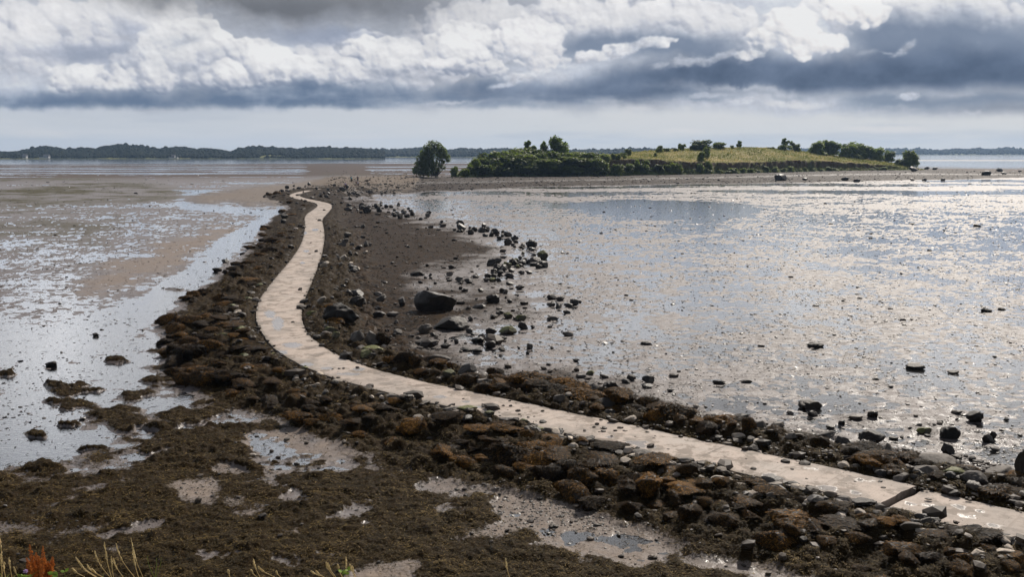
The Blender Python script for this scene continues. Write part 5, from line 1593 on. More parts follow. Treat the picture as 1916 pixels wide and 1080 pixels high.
def make_tree(name, cat, blobs, n, size, seed, mat, hgt_base, r0, group=None, label=None):
    r = np.random.default_rng(seed)
    top = np.array([0.05, 0.0, hgt_base])
    trunk = np.array([[0, 0, -0.4], [r.uniform(-.1, .1), 0, hgt_base * 0.5], top])
    root = bpy.data.objects.new(name, None); COL.objects.link(root)
    obj('trunk', wood_mesh('trunk', trunk, limbs_to(blobs, top, r), r0), root)
    obj('crown', crown_mesh('crown', blobs, n, size, seed, mat), root)
    tag(root, label, cat, group)
    return root


def stand(root, u, v, z, hgt=None, wd=None, unit=(1, 1), rot=None):
    """set a plant of unit size down where its foot shows in the photo"""
    x, y = (float(q) for q in unproj(u, v, z))
    return place(root, x, y, hgt, wd, unit, rot)


def place(root, x, y, hgt, wd, unit, rot=None, z=None):
    if z is None:
        z = float(max(isl_z(x, y)[0], ground_z(x, y)[0]))
    root.location = (x, y, z - 0.1)
    root.rotation_euler = (0, 0, random.uniform(0, 6.28) if rot is None else rot)
    root.scale = (wd / unit[0], wd / unit[0], hgt / unit[1])
    return root


def px_h(n, y): return n * y / FPX


# the willow at the island's landing
wb = []
rw = np.random.default_rng(8)
for (dx, z, r_, s) in ((-2.2, 9.6, 2.0, 1.1), (-1.0, 11.2, 1.7, 1.1), (-3.4, 8.0, 2.0, 1.0), (-0.8, 8.6, 2.3, 1.1), (1.3, 10.6, 1.7, 1.1), (2.6, 9.9, 1.5, 1.1), (3.6, 8.6, 1.7, 1.0), (4.9, 7.2, 1.4, 0.9), (5.6, 6.2, 1.1, 0.9), (2.4, 7.6, 1.8, 1.0),
                       (-4.6, 6.4, 1.9, 1.0), (-2.6, 5.6, 2.6, 1.0), (-5.4, 4.4, 1.8, 1.0), (-6.8, 2.6, 1.5, 0.8), (-4.2, 2.8, 2.4, 0.9), (-2.0, 3.2, 2.5, 1.0), (-0.2, 5.4, 2.2, 1.0), (0.2, 2.6, 1.9, 1.0), (-7.4, 1.8, 0.9, 0.7), (-5.6, 1.6, 1.3, 0.8), (-3.2, 1.5, 1.6, 0.8), (2.4, 4.2, 1.2, 0.9), (3.6, 3.4, 1.0, 0.9), (3.2, 5.6, 1.2, 0.9)):
    wb.append((dx, rw.uniform(-2.2, 2.2), z, r_, s))
willow = bpy.data.objects.new('willow_tree', None); COL.objects.link(willow)
tr_ = []
for b in wb[::1]:
    base = np.array([0.6 + 0.1 * b[0], 0, 0.6]); mid = np.array([b[0] * 0.55 + 0.5, b[1] * 0.4, b[2] * 0.5])
    tr_.append(np.array([base, mid, np.array(b[:3])]))
obj('trunk', wood_mesh('trunk', np.array([[0.7, 0, -0.5], [0.8, 0, 1.2], [0.4, 0, 3.4], [-0.3, 0.2, 6.0], [-0.8, 0.1, 8.6]]), tr_ + [np.array([[1.4, 0, -0.3], [1.7, 0, 3.0], [2.1, 0.1, 5.6], [2.6, 0, 8.4]])], 0.34), willow)
obj('crown', crown_mesh('crown', wb, 17000, 0.40, 31, M_WILLOW, -0.12), willow)
tag(willow, 'tall broad willow with drooping skirts standing alone at the landing of the island', 'tree')
wx, wy = (float(q) for q in unproj(812, 333, 0.9))
k = wy / FPX
willow.location = (wx, wy, float(ground_z(wx, wy)[0]) - 0.1); sc_ = 68 * k / 12.6; willow.scale = (0.92 * sc_, 0.92 * sc_, sc_)

# unit plants: bush (round), tree (on a short stem), conifer-ish, thin tree
def unit_bush(name, cat, seed, mat, n=3400, size=0.075, k=9):
    r = np.random.default_rng(seed); bl = []
    for j in range(k):
        a_ = r.uniform(0, 6.28); q = r.uniform(0, 0.36)
        bl.append((q * math.cos(a_), q * math.sin(a_), r.uniform(0.22, 0.74), r.uniform(0.17, 0.28), r.uniform(0.85, 1.1)))
    bl += [(-0.3, 0.1, 0.2, 0.2, 0.9), (0.3, -0.1, 0.2, 0.2, 0.9), (0, -0.25, 0.2, 0.22, 0.9), (0.05, 0, 0.45, 0.3, 1)]
    return make_tree(name, cat, bl, n, size, seed, mat, 0.18, 0.03)


BUSH = [unit_bush('bush', 'bush', 500 + i, [M_GORSE, M_LEAF, M_GORSE, M_LEAF][i]) for i in range(4)]
TREE = []
for i in range(3):
    r = np.random.default_rng(540 + i); bl = []
    for j in range(13):
        a_ = r.uniform(0, 6.28); q = r.uniform(0.05, 0.36)
        bl.append((q * math.cos(a_), q * math.sin(a_), r.uniform(0.2, 0.82), r.uniform(0.15, 0.24), r.uniform(0.85, 1.05)))
    bl.append((0, 0, 0.5, 0.3, 1.15)); bl += [(0.25 * math.cos(q), 0.25 * math.sin(q), 0.2, 0.2, 0.9) for q in (0, 1.6, 3.1, 4.7)]
    TREE.append(make_tree('tree', 'tree', bl, 4200, 0.065, 540 + i, M_ASH, 0.3, 0.035))
SPIKY = []
for i in range(2):
    r = np.random.default_rng(560 + i); bl = []
    for j in range(11):
        zz_ = r.uniform(0.15, 0.95); q = r.uniform(0.1, 0.42) * (1.15 - zz_)
        a_ = r.uniform(0, 6.28)
        bl.append((q * math.cos(a_), q * math.sin(a_), zz_, r.uniform(0.08, 0.17), r.uniform(0.6, 0.9)))
    SPIKY.append(make_tree('tree', 'tree', bl, 2300, 0.075, 560 + i, M_ASH, 0.25, 0.03))
SCRUB = [unit_bush('bush', 'bush', 580 + i, M_SCRUB, 1700, 0.10, 6) for i in range(2)]
USED = {}


def plant(kinds, i, label, group=None):
    src = kinds[i % len(kinds)]
    if src.name not in USED:
        USED[src.name] = 1; o = src
    else:
        o = copy_tree(src)
    for key in ('group', 'label'):
        if key in o: del o[key]
    tag(o, label, o['category'], group)
    return o


def at_px(u, vfoot, dist_back):
    """x, y of a plant that stands dist_back metres behind the foot of the bank, in the column of pixel u"""
    y = 400.0
    for _ in range(12):
        x = (u - CX) / FPX * y * 1.0
        y = float(isl_front(np.array([x]))[0]) + dist_back
    return x, y


def grow(kinds, i, u, vtop, vbot, wpx, back, label, group=None):
    x, y = at_px(u, 0, back)
    z = float(max(isl_z(x, y)[0], 0.3))
    ztop = CAMZ - (vtop - 285) / FPX * y
    zb = CAMZ - (vbot - 285) / FPX * y if vbot else z
    o = plant(kinds, i, label, group)
    zf = min(z, zb) if vbot else z
    place(o, x, y, (ztop - zf) * 1.02, px_h(wpx, y), (0.92, 0.97), z=zf + 0.1)
    return o


HB = 'bushes of the dense thicket'
rb = random.Random(12)
# dense thicket from the landing to the middle of the island: front row, then the taller row behind
front = [(905, 310, 40, 3), (930, 304, 50, 3), (955, 306, 46, 2), (975, 300, 56, 3), (1003, 304, 50, 2), (1025, 302, 56, 2.5), (1048, 304, 54, 1.5), (1070, 300, 50, 2), (1095, 298, 46, 2), (1115, 300, 40, 1.5), (940, 318, 44, 1), (985, 316, 50, 1), (1030, 316, 54, 0.8), (1065, 314, 50, 0.8), (1100, 316, 44, 0.8)]
for i, (u, vt, wp, bk) in enumerate(front):
    grow(BUSH, i, u, vt - 5 - 3 * (i % 2), None, wp * 1.15, bk, 'dark rounded bush in the front of the thicket above the island beach', HB + ', front')
midr = [(912, 300, 40), (935, 296, 46), (957, 292, 44), (980, 290, 50), (1003, 293, 42), (1022, 291, 48), (1046, 294, 46), (1068, 291, 44), (1090, 294, 42), (1108, 296, 34)]
for i, (u, vt, wp) in enumerate(midr):
    grow(BUSH, i + 2, u, vt - 6 - 2 * (i % 3), 316, wp * 1.15, 6.5, 'grey-green bush in the middle of the thicket, between its front and back', HB + ', middle')
backr = [(893, 296, 34), (918, 288, 44), (940, 283, 48), (962, 279, 50), (985, 276, 50), (1005, 282, 46), (1028, 284, 46), (1052, 286, 44), (1075, 284, 40), (1098, 288, 40), (1120, 291, 36)]
for i, (u, vt, wp) in enumerate(backr):
    grow(BUSH, i + 1, u, vt - 3 - 2 * (i % 2), 312, wp * 1.1, 12, 'taller bush in the back of the thicket with sunlit leaves on top', HB + ', back')
grow(TREE, 0, 1043, 253, 300, 48, 16, 'tallest tree rising out of the thicket, with a rounded tiered crown')
grow(SPIKY, 0, 1018, 262, 296, 26, 16, 'narrow ragged tree beside the tallest tree of the thicket')
grow(SPIKY, 1, 990, 267, 294, 40, 15, 'ragged tree top showing over the middle of the thicket')
grow(BUSH, 1, 893, 293, 320, 20, 6, 'upright dark bush at the landing end of the thicket')
grow(BUSH, 0, 851, 306.5, 323, 15, 5, 'small dark bush on its own between willow and thicket')
grow(SCRUB, 0, 880, 306, None, 26, 6, 'yellow-green low bush sloping up to the thicket')
grow(SCRUB, 1, 868, 314, None, 22, 3, 'yellow-green scrub patch at the grassy landing')
mids = [(1130, 285, 312, 26, 5, 'round bush stepping down from the thicket, the larger of the two'), (1150, 286, 308, 18, 5, 'slim round bush next to the larger one at the end of the thicket'), (1163, 284.5, 300, 20, 8, 'round bush on the open end of the thicket, before the pale grass')]
for i, (u, vt, vb, wp, bk, l) in enumerate(mids): grow(BUSH, i + 1, u, vt, vb, wp, bk, l)
grow(BUSH, 2, 1173, 278, 289, 13, 30, 'small dark bush on the skyline where the pale grass begins')
# low cliff: hanging scrub
CL_ = 'scrub hanging on the low island cliff'
for i in range(26):
    u = 1108 + i * 8.6 + rb.uniform(-5, 5); grow(BUSH if i % 3 else SCRUB, i, u, rb.uniform(297, 316), 327 if i % 2 else 321, rb.uniform(14, 34), rb.uniform(0.6, 2.2), 'dense dark scrub bush hanging on the low cliff next to the thicket', CL_)
for i in range(26):
    u = 1340 + i * 14.4 + rb.uniform(-5, 5); b = np.interp(u, _u, _v); tq = np.interp(u, CLIFF_V[:, 0], CLIFF_V[:, 1])
    hh = rb.uniform(0.2, 0.62); grow(SCRUB if rb.random() < 0.62 else BUSH, i, u, b - (b - tq) * hh, b + 0.5, rb.uniform(12, 26), rb.uniform(0.2, 1.6), 'low yellow-green scrub bush at the foot of the grassy bank', 'scrub at the foot of the grassy bank')
for i in range(26):
    u = 905 + i * 12.0 + rb.uniform(-5, 5); b = np.interp(u, _u, _v)
    grow(SCRUB, i, u, b - rb.uniform(3, 8), b + 0.8, rb.uniform(12, 24), rb.uniform(-1.2, 0.2), 'bright green low plant clump at the top of the island beach', 'plant clumps at the beach top')
# lone bushes on the hill
for k_, i, u, vt, vb, wp, bk, l in (
        (BUSH, 3, 1231, 271.5, 283, 15, 40, 'small round bush on the hill crest by the pale grass'), (SCRUB, 0, 1245, 276, 282, 16, 42, 'low pale scrub beside the small round crest bush'), (SCRUB, 1, 1262, 277, 281.5, 14, 42, 'low green scrub on the crest before the silvery bush'),
        (SCRUB, 1, 1272, 268.5, 281, 14, 44, 'silvery thin bush standing on the crest'), (BUSH, 0, 1224, 284, 291, 7, 20, 'tiny dark bush on the slope below the small round crest bush'),
        (BUSH, 2, 1309, 261.5, 279, 38, 44, 'wide dark clump of pine-like bushes on the crest, nearer half'), (BUSH, 0, 1340, 264, 279, 30, 46, 'dark clump on the crest, further half'), (BUSH, 1, 1296, 268, 278, 22, 44, 'small dark bush closing the crest clump'),
        (BUSH, 1, 1308, 281, 306, 18, 6, 'leaning bushy tree on the cliff edge below the crest clump'), (BUSH, 3, 1318, 274, 290, 17, 16, 'bush behind the leaning cliff edge tree'),
        (SPIKY, 0, 1379, 262.5, 278, 17, 46, 'small ragged tree alone on the crest'), (SCRUB, 0, 1366, 271, 278, 8, 46, 'tiny shrub beside the small ragged crest tree'), (SCRUB, 1, 1438, 275, 279, 14, 46, 'low scrub patch on the falling crest'),
        (SPIKY, 1, 1464, 260.5, 281, 26, 44, 'ragged dark pine on the crest'), (SPIKY, 0, 1477, 263, 281, 16, 44, 'thin dark pine next to the ragged one'), (BUSH, 1, 1458, 271, 281, 18, 42, 'green bush at the foot of the ragged crest pine'), (BUSH, 2, 1485, 269, 284, 16, 42, 'pointed dark bush by the thin crest pine'),
        (TREE, 1, 1520, 264.5, 287, 32, 40, 'first round tree of the grove, pale green'), (TREE, 2, 1547, 261.5, 291, 38, 40, 'tallest round dark tree of the grove'), (TREE, 0, 1580, 268, 295, 34, 40, 'third round tree of the grove beside the tallest'), (TREE, 1, 1600, 267, 296, 36, 40, 'fourth tree of the grove with a broad crown'),
        (TREE, 2, 1620, 272, 298, 28, 40, 'fifth tree of the grove'), (TREE, 0, 1637, 274.5, 301, 30, 40, 'sixth tree of the grove, lower'), (TREE, 1, 1656, 282, 303, 26, 40, 'last low round tree of the grove'), (SCRUB, 0, 1600, 288, 297, 22, 34, 'light green bush in front of the grove'), (BUSH, 3, 1632, 286, 302, 18, 36, 'dark bush in front of the lower end of the grove'),
        (SCRUB, 1, 1530, 282, 289, 26, 36, 'low bush under the first tree of the grove'), (BUSH, 1, 1699, 278, 311, 29, 10, 'large dense bush alone at the end of the island'), (BUSH, 2, 1678, 297, 308, 22, 12, 'low dark bush between grove and the lone end bush')):
    grow(k_, i, u, vt, vb, wp, bk, l)
# anything of the unit plants not used yet goes
for src in BUSH + TREE + SPIKY + SCRUB:
    if src.name not in USED:
        for ch in list(src.children): bpy.data.objects.remove(ch)
        bpy.data.objects.remove(src)

# long grass on the hill
r = np.random.default_rng(77)
n = 42000
gx = r.uniform(ISX[0] - 1, ISX[-1] + 2, n); gd = r.uniform(-0.8, 64, n) ** 1.0
Fy = isl_front(gx) + 1.2 * fbm(gx / 9.0, 0 * gx, 4, 201)
gz = isl_height(gx, gd, Fy); gy = Fy + gd
tv = np.array([[-0.10, 0, 0], [0.10, 0, 0], [0.16, 0.03, 0.6], [-0.02, 0.06, 1.0], [-0.2, 0, 0.55]]); tf = np.array([[0, 1, 2], [0, 2, 4], [4, 2, 3]])
hgt_ = r.lognormal(math.log(0.34), 0.35, n)
keep = (gz > 0.6) & (gx > ISX[0] + 1)
V, F, T = scatter(tv, tf, np.stack([gx, gy, gz - 0.05], 1)[keep], np.stack([hgt_ * 1.6, hgt_ * 1.6, hgt_], 1)[keep], rand_rot(n, 0.5, r)[keep], np.clip(0.5 + 0.5 * fbm(gx / 14, gd / 14, 4, 78) + r.normal(scale=0.13, size=n) - 0.5 * (gd < 2.5), 0, 1)[keep])
M_GRASS, t, out = material('long_grass')
tint = t.attr('tint')
c = t.mix(t.ss(tint, 0.0, 0.5), (0.09, 0.11, 0.024), (0.24, 0.25, 0.065)); c = t.mix(t.ss(tint, 0.45, 0.95), c, (0.60, 0.48, 0.25))
pr = principled(t, None, c, 0.8, None, 0.15)
tl = t.n('ShaderNodeBsdfTranslucent'); t.put(tl.inputs[0], c)
mx_ = t.n('ShaderNodeMixShader'); mx_.inputs[0].default_value = 0.35
t.nt.links.new(pr.outputs[0], mx_.inputs[1]); t.nt.links.new(tl.outputs[0], mx_.inputs[2]); t.nt.links.new(mx_.outputs[0], out.inputs['Surface'])
gro = obj('grass', mesh_np('grass', V, F, [M_GRASS], False, {'tint': T})); tag(gro, kind='stuff')
# ------------------------------------------------------------------ far shores
def hills(name, prof, d0, depth, base_z, seed, mat, crowns, crad, wood_mat, ulo, uhi, front=0.45, foot_px=None):
    """a wooded ridge: ground plus (as one mass) the crowns standing on it; prof = skyline photo pixels"""
    P = np.array(prof, float)
    az = np.linspace(math.atan((ulo - CX) / FPX), math.atan((uhi - CX) / FPX), 420)
    uu = CX + FPX * np.tan(az)
    vs = np.interp(uu, P[:, 0], P[:, 1])
    q = np.linspace(0, 1, 26)
    rd = d0 + depth * q
    top = CAMZ + (285 - vs) / FPX * (d0 + depth * 0.55) / 1.0 - crad * 0.8
    hz = np.interp(q, [0, 0.03, 0.10, 0.55, 0.75, 1.0], [0, 0.02, front * 0.5, 1.0, 0.9, -0.1])
    Z = base_z + np.maximum(top - base_z, 0.5)[None] * hz[:, None]
    dd_ = d0 * (1 + 0.0 * uu) + 14 * fbm(uu / 60.0, 0 * uu, 4, seed)
    RR = dd_[None] / np.cos(az)[None] + (depth * q)[:, None]
    X = RR * np.sin(az)[None]; Y = RR * np.cos(az)[None]
    Z = Z + 0.8 * fbm(X / 40, Y / 40, 4, seed + 2) * sstep(0.02, 0.1, q)[:, None] - 0.6 * (q[:, None] < 0.01)
    nr_, nc_ = X.shape
    a = (np.arange(nr_ - 1)[:, None] * nc_ + np.arange(nc_ - 1)[None]).ravel()
    o = obj(name, mesh_np(name, np.stack([X.ravel(), Y.ravel(), Z.ravel()], 1), np.stack([a, a + 1, a + nc_ + 1, a + nc_], 1), [mat], True)); tag(o, kind='structure')
    r = np.random.default_rng(seed)
    i = r.integers(0, nc_ - 1, crowns); qq = r.beta(1.0, 1.6, crowns) * 0.72 + 0.035; j = np.clip((qq * (nr_ - 1)).astype(int), 0, nr_ - 2); fr_ = qq * (nr_ - 1) - j
    fi = r.uniform(0, 1, crowns)
    px_ = X[j, i] * (1 - fr_) + X[j + 1, i] * fr_; px_ += (X[j, i + 1] - X[j, i]) * fi
    py_ = Y[j, i] * (1 - fr_) + Y[j + 1, i] * fr_; pz_ = Z[j, i] * (1 - fr_) + Z[j + 1, i] * fr_
    s = crad * r.lognormal(0, 0.22, crowns)
    fieldgap = fbm(px_ / 130.0, py_ / 130.0, 3, seed + 7)
    keep = fieldgap < 0.62
    IVs, IFs = icosphere(1 if d0 > 1500 else 2)
    IVs = IVs * (1 + 0.22 * fbm(IVs[:, 0] * 2 + 3, IVs[:, 1] * 2 + IVs[:, 2] * 2, 3, seed))[:, None]
    V, F, T = scatter(IVs, IFs, np.stack([px_, py_, pz_ + s * 0.45], 1)[keep], np.stack([s, s, s * r.uniform(0.75, 1.15, crowns)], 1)[keep], rand_rot(crowns, 0.4, r)[keep], r.uniform(0, 1, crowns)[keep])
    wd = obj('woodland', mesh_np('woodland', V, F, [wood_mat], True, {'tint': T})); tag(wd, kind='stuff')
    return X, Y, Z


hm, t, out = material('far_fields')
n = t.noise(t.pos(), 0.012, 4, 0.5)
principled(t, out, t.mix(t.ss(n, 0.45, 0.6), (0.045, 0.055, 0.022), (0.16, 0.165, 0.06)), 0.95, None, 0.1)
wmn, t, out = material('far_wood')
n = t.noise(t.pos(), 0.35, 5, 0.65)
cc = t.mix(t.attr('tint'), (0.010, 0.017, 0.012), (0.026, 0.036, 0.018))
cc = t.mix(t.ss(n, 0.45, 0.7), cc, (0.007, 0.012, 0.008))
principled(t, out, cc, 0.9, t.bump(n, 1.0, 1.5), 0.1)
PROF_L = [(-700, 279), (-300, 279), (-60, 281), (10, 285.5), (40, 284), (58, 281), (85, 274.5), (115, 277.5), (130, 281), (160, 277), (185, 279.5), (205, 273.5), (232, 270.5), (270, 274), (300, 278), (330, 276.5), (350, 276.5), (372, 280), (400, 279), (438, 285), (450, 278.5), (478, 274.5), (520, 277.5), (560, 279), (600, 275.5), (640, 277.5), (680, 279), (720, 283), (760, 282), (785, 277), (830, 280), (860, 281), (900, 280), (960, 281), (1040, 283)]
HL = hills('hills', PROF_L, 1400.0, 420.0, 0.4, 611, hm, 13000, 2.1, wmn, -700, 720)
PROF_M = [(680, 279), (740, 281.5), (770, 279), (790, 276.5), (815, 279.5), (840, 282), (868, 279), (905, 280.5), (925, 278.5), (960, 280), (1000, 282), (1060, 283), (1090, 281.5), (1130, 281), (1160, 280), (1180, 279), (1210, 280)]
hills('hills', PROF_M, 1900.0, 500.0, 0.4, 641, hm, 5000, 3.6, wmn, 640, 1260)
PROF_R = [(1150, 281), (1200, 280.5), (1400, 279.5), (1640, 279.5), (1670, 279), (1690, 280.5), (1705, 279), (1725, 280.5), (1745, 281), (1780, 279.8), (1820, 279), (1850, 280), (1862, 277.5), (1890, 277), (1893, 279.5), (1916, 280.5), (2050, 279), (2300, 278), (2700, 279)]
hills('hills', PROF_R, 3600.0, 900.0, 0.4, 671, hm, 6000, 5.5, wmn, 1140, 2700)

# white houses by the far water
WH = simple_mat('white_render', (0.50, 0.50, 0.49), 0.8, 0.05); SL = simple_mat('slate_roof', (0.12, 0.12, 0.13), 0.8, 0.2); GLS = simple_mat('house_window', (0.03, 0.035, 0.04), 0.2, 0.1)


def box_mesh(name, cx, cy, cz, sx, sy, sz, mat):
    v = np.array([(x, y, z) for z in (0, 1) for y in (-.5, .5) for x in (-.5, .5)]) * [sx, sy, sz] + [cx, cy, cz]
    f = np.array([(0, 2, 3, 1), (4, 5, 7, 6), (0, 1, 5, 4), (1, 3, 7, 5), (3, 2, 6, 7), (2, 0, 4, 6)])
    return mesh_np(name, v, f, [mat], False)


def gable_mesh(name, z, sx, sy, h, mat, eave=0.4):
    a, b = sx / 2 + eave, sy / 2 + eave
    v = np.array([(-a, -b, z), (a, -b, z), (a, b, z), (-a, b, z), (-a, 0, z + h), (a, 0, z + h), (-a, -b, z + .25), (a, -b, z + .25), (a, b, z + .25), (-a, b, z + .25)])
    me = bpy.data.meshes.new(name)
    me.from_pydata(v.tolist(), [], [(3, 2, 1, 0), (0, 1, 7, 6), (2, 3, 9, 8), (6, 7, 5, 4), (8, 9, 4, 5), (0, 6, 4, 9, 3), (1, 2, 8, 5, 7)]); me.materials.append(mat)
    return me


def house(u, w_, h_, label, wing=None, d=1392.0):
    x = (u - CX) / FPX * d
    o = bpy.data.objects.new('house', None); COL.objects.link(o); o.location = (x, d, 0.9)
    obj('wall', box_mesh('wall', 0, 0, 0, w_, 6, h_, WH), o); obj('roof', gable_mesh('roof', h_ + 0.01, w_, 6, 2.6, SL), o)
    for k in range(3):
        obj('window', box_mesh('window', (k - 1) * w_ * 0.3, -3.04, 1.2, 1.1, 0.1, 1.3, GLS), o)
    if wing:
        obj('wing', box_mesh('wing', wing[0], 0.3, 0, wing[1], 5, wing[2], WH), o)
    tag(o, label, 'house'); return o


house(55, 4.6, 3.2, 'small white gabled house at the far water under the wooded hill')
house(95, 7.0, 2.9, 'longer white house with a low wing on the far shore', (-6.4, 6.0, 2.0))
house(330, 4.0, 2.6, 'isolated white building with low wings at the foot of the long wood', (0.0, 12.0, 1.4))
# wind turbine on the skyline behind the willow
tb = bpy.data.objects.new('wind_turbine', None); COL.objects.link(tb)
d = 3000.0; tb.location = ((849 - CX) / FPX * d, d, 6.0)
PLAS = simple_mat('turbine_white', (0.7, 0.7, 0.7), 0.5, 0.05)
obj('tower', mesh_np('tower', *tube(np.array([[0, 0, -8], [0, 0, 10]]), [0.8, 0.45], 10), [PLAS]), tb)
for k in range(3):
    a_ = R(90 + 120 * k + 20); e = np.array([math.cos(a_), 0, math.sin(a_)])
    obj('blade', mesh_np('blade', *tube(np.array([[0, -0.9, 10], [0, -0.9, 10] + e * 3, [0, -0.9, 10] + e * 9]), [0.3, 0.5, 0.08], 6), [PLAS]), tb)
obj('hub', mesh_np('hub', *tube(np.array([[0, 0.8, 10], [0, -0.6, 10], [0, -1.4, 10]]), [0.5, 0.6, 0.15], 8), [PLAS]), tb)
tag(tb, 'tiny white wind turbine on the far skyline just past the willow', 'wind turbine')

# the air
hz, t, out = material('haze_air')
vol = t.n('ShaderNodeVolumePrincipled'); vol.inputs['Color'].default_value = (0.42, 0.62, 0.92, 1); vol.inputs['Density'].default_value = 0.00010; vol.inputs['Anisotropy'].default_value = 0.2
t.nt.links.new(vol.outputs[0], out.inputs['Volume'])
lo = np.array([-5400, -100, -3.0]); hi = np.array([5400, 5300, 75.0])
v = np.array([(x, y, z) for z in (lo[2], hi[2]) for y in (lo[1], hi[1]) for x in (lo[0], hi[0])])
hzo = obj('haze', mesh_np('haze', v, np.array([(0, 2, 3, 1), (4, 5, 7, 6), (0, 1, 5, 4), (1, 3, 7, 5), (3, 2, 6, 7), (2, 0, 4, 6)]), [hz], False)); tag(hzo, kind='stuff')
# ------------------------------------------------------------------ the walkers on the spit
def skin_mesh(name, verts, edges, radii, mat, sub=1):
    me = bpy.data.meshes.new(name + '_rig'); me.from_pydata(verts, edges, [])
    o = bpy.data.objects.new(name + '_rig', me); COL.objects.link(o)
    o.modifiers.new('Skin', 'SKIN')
    sv = me.skin_vertices[0].data
    for i, r_ in enumerate(radii): sv[i].radius = (r_, r_) if not isinstance(r_, tuple) else r_
    sv[0].use_root = True
    if sub:
        s = o.modifiers.new('Sub', 'SUBSURF'); s.levels = sub; s.render_levels = sub
    dg = bpy.context.evaluated_depsgraph_get()
    m = bpy.data.meshes.new_from_object(o.evaluated_get(dg)); m.name = name
    m.materials.clear(); m.materials.append(mat)
    for p_ in m.polygons: p_.use_smooth = True
    bpy.data.objects.remove(o); bpy.data.meshes.remove(me)
    return m


SKIN = simple_mat('skin', (0.52, 0.33, 0.24), 0.6, 0.05)


def person(u, v, z0, height, label, top, legs, hair, stride=0.2, yaw=0.0, shorts=False, arm=0.15):
    x, y = (float(q) for q in unproj(u, v, z0)); z = float(ground_z(x, y)[0])
    k = height / 1.72
    s = stride
    J = [(0, 0, 0.95), (0, 0, 1.18), (0, 0, 1.40), (0, 0, 1.50), (0, 0.02, 1.62), (0, 0.01, 1.70),
         (-0.10, 0, 0.90), (-0.11, -s * 0.45, 0.50), (-0.11, -s * 0.5 + 0.06, 0.08), (-0.11, -s * 0.5 - 0.08, 0.04),
         (0.10, 0, 0.90), (0.11, s * 0.65, 0.50), (0.11, s * 0.5 + 0.02, 0.08), (0.11, s * 0.5 - 0.12, 0.04),
         (-0.19, 0, 1.40), (-0.25, arm * 0.4, 1.14), (-0.25, -arm * 0.4, 0.90), (-0.25, -arm * 0.6, 0.82),
         (0.19, 0, 1.40), (0.25, -arm * 0.4, 1.14), (0.25, arm * 0.2, 0.90), (0.25, arm * 0.1, 0.82)]
    E = [(0, 1), (1, 2), (2, 3), (3, 4), (4, 5), (0, 6), (6, 7), (7, 8), (8, 9), (0, 10), (10, 11), (11, 12), (12, 13), (2, 14), (14, 15), (15, 16), (16, 17), (2, 18), (18, 19), (19, 20), (20, 21)]
    Rr = [.13, .125, .14, .055, .10, .075, .085, .06, .042, .04, .085, .06, .042, .04, .055, .043, .032, .035, .055, .043, .032, .035]
    mm = lambda c, r_=0.8: simple_mat('cloth', c, r_, 0.12)
    sc = lambda P: [tuple(k * q for q in p_) for p_ in P]
    root = bpy.data.objects.new('person', None); COL.objects.link(root)
    root.location = (x, y, z + 0.01); root.rotation_euler = (0, 0, yaw)
    obj('body', skin_mesh('body', sc(J), E, [r_ * k for r_ in Rr], SKIN, 2), root)
    up = [0, 1, 2, 14, 15, 18, 19]
    mp = {a_: i for i, a_ in enumerate(up)}
    obj('shirt', skin_mesh('shirt', sc([J[a_] for a_ in up]), [(mp[a_], mp[b]) for a_, b in E if a_ in mp and b in mp], [k * (Rr[a_] + 0.022) for a_ in up], mm(top)), root)
    lo_ = [0, 6, 7, 10, 11] if shorts else [0, 6, 7, 8, 10, 11, 12]
    mp = {a_: i for i, a_ in enumerate(lo_)}
    Pq = [list(J[a_]) for a_ in lo_]
    obj('shorts' if shorts else 'trousers', skin_mesh('trousers', sc(Pq), [(mp[a_], mp[b]) for a_, b in E if a_ in mp and b in mp], [k * (Rr[a_] + 0.018) for a_ in lo_], mm(legs)), root)
    V, F = icosphere(2)
    V = V * np.array([.108, .118, .112]) * k + np.array([0, 0.035, 1.675]) * k
    V[:, 2] = np.maximum(V[:, 2], 1.60 * k); obj('hair', mesh_np('hair', V, F, [mm(hair)], True), root)
    tag(root, label, 'person', 'walkers on the spit'); return root


person(657.5, 345.3, 0.5, 1.64, 'person in a teal top and dark trousers strolling away over the spit', (0.08, 0.40, 0.48), (0.02, 0.022, 0.03), (0.03, 0.02, 0.015), 0.3, 0.4)
person(669.5, 345.2, 0.5, 1.72, 'fair-haired person in a navy top at the back of the walking group', (0.012, 0.018, 0.06), (0.012, 0.013, 0.018), (0.50, 0.38, 0.20), 0.2, 0.1)
person(666.6, 351.4, 0.4, 1.28, 'dark-haired child in dark clothes walking beside the child in pale blue', (0.05, 0.02, 0.03), (0.06, 0.055, 0.055), (0.02, 0.012, 0.01), 0.2, 0.2)
person(670.2, 351.9, 0.4, 1.22, 'child in a pale blue top and black leggings walking on the spit', (0.40, 0.45, 0.65), (0.01, 0.01, 0.012), (0.16, 0.09, 0.05), 0.25, -0.2)
person(646.5, 355.2, 0.4, 1.45, 'child in a lavender top and dark shorts apart from the group', (0.50, 0.42, 0.68), (0.015, 0.015, 0.02), (0.02, 0.013, 0.01), 0.4, 0.8, True)

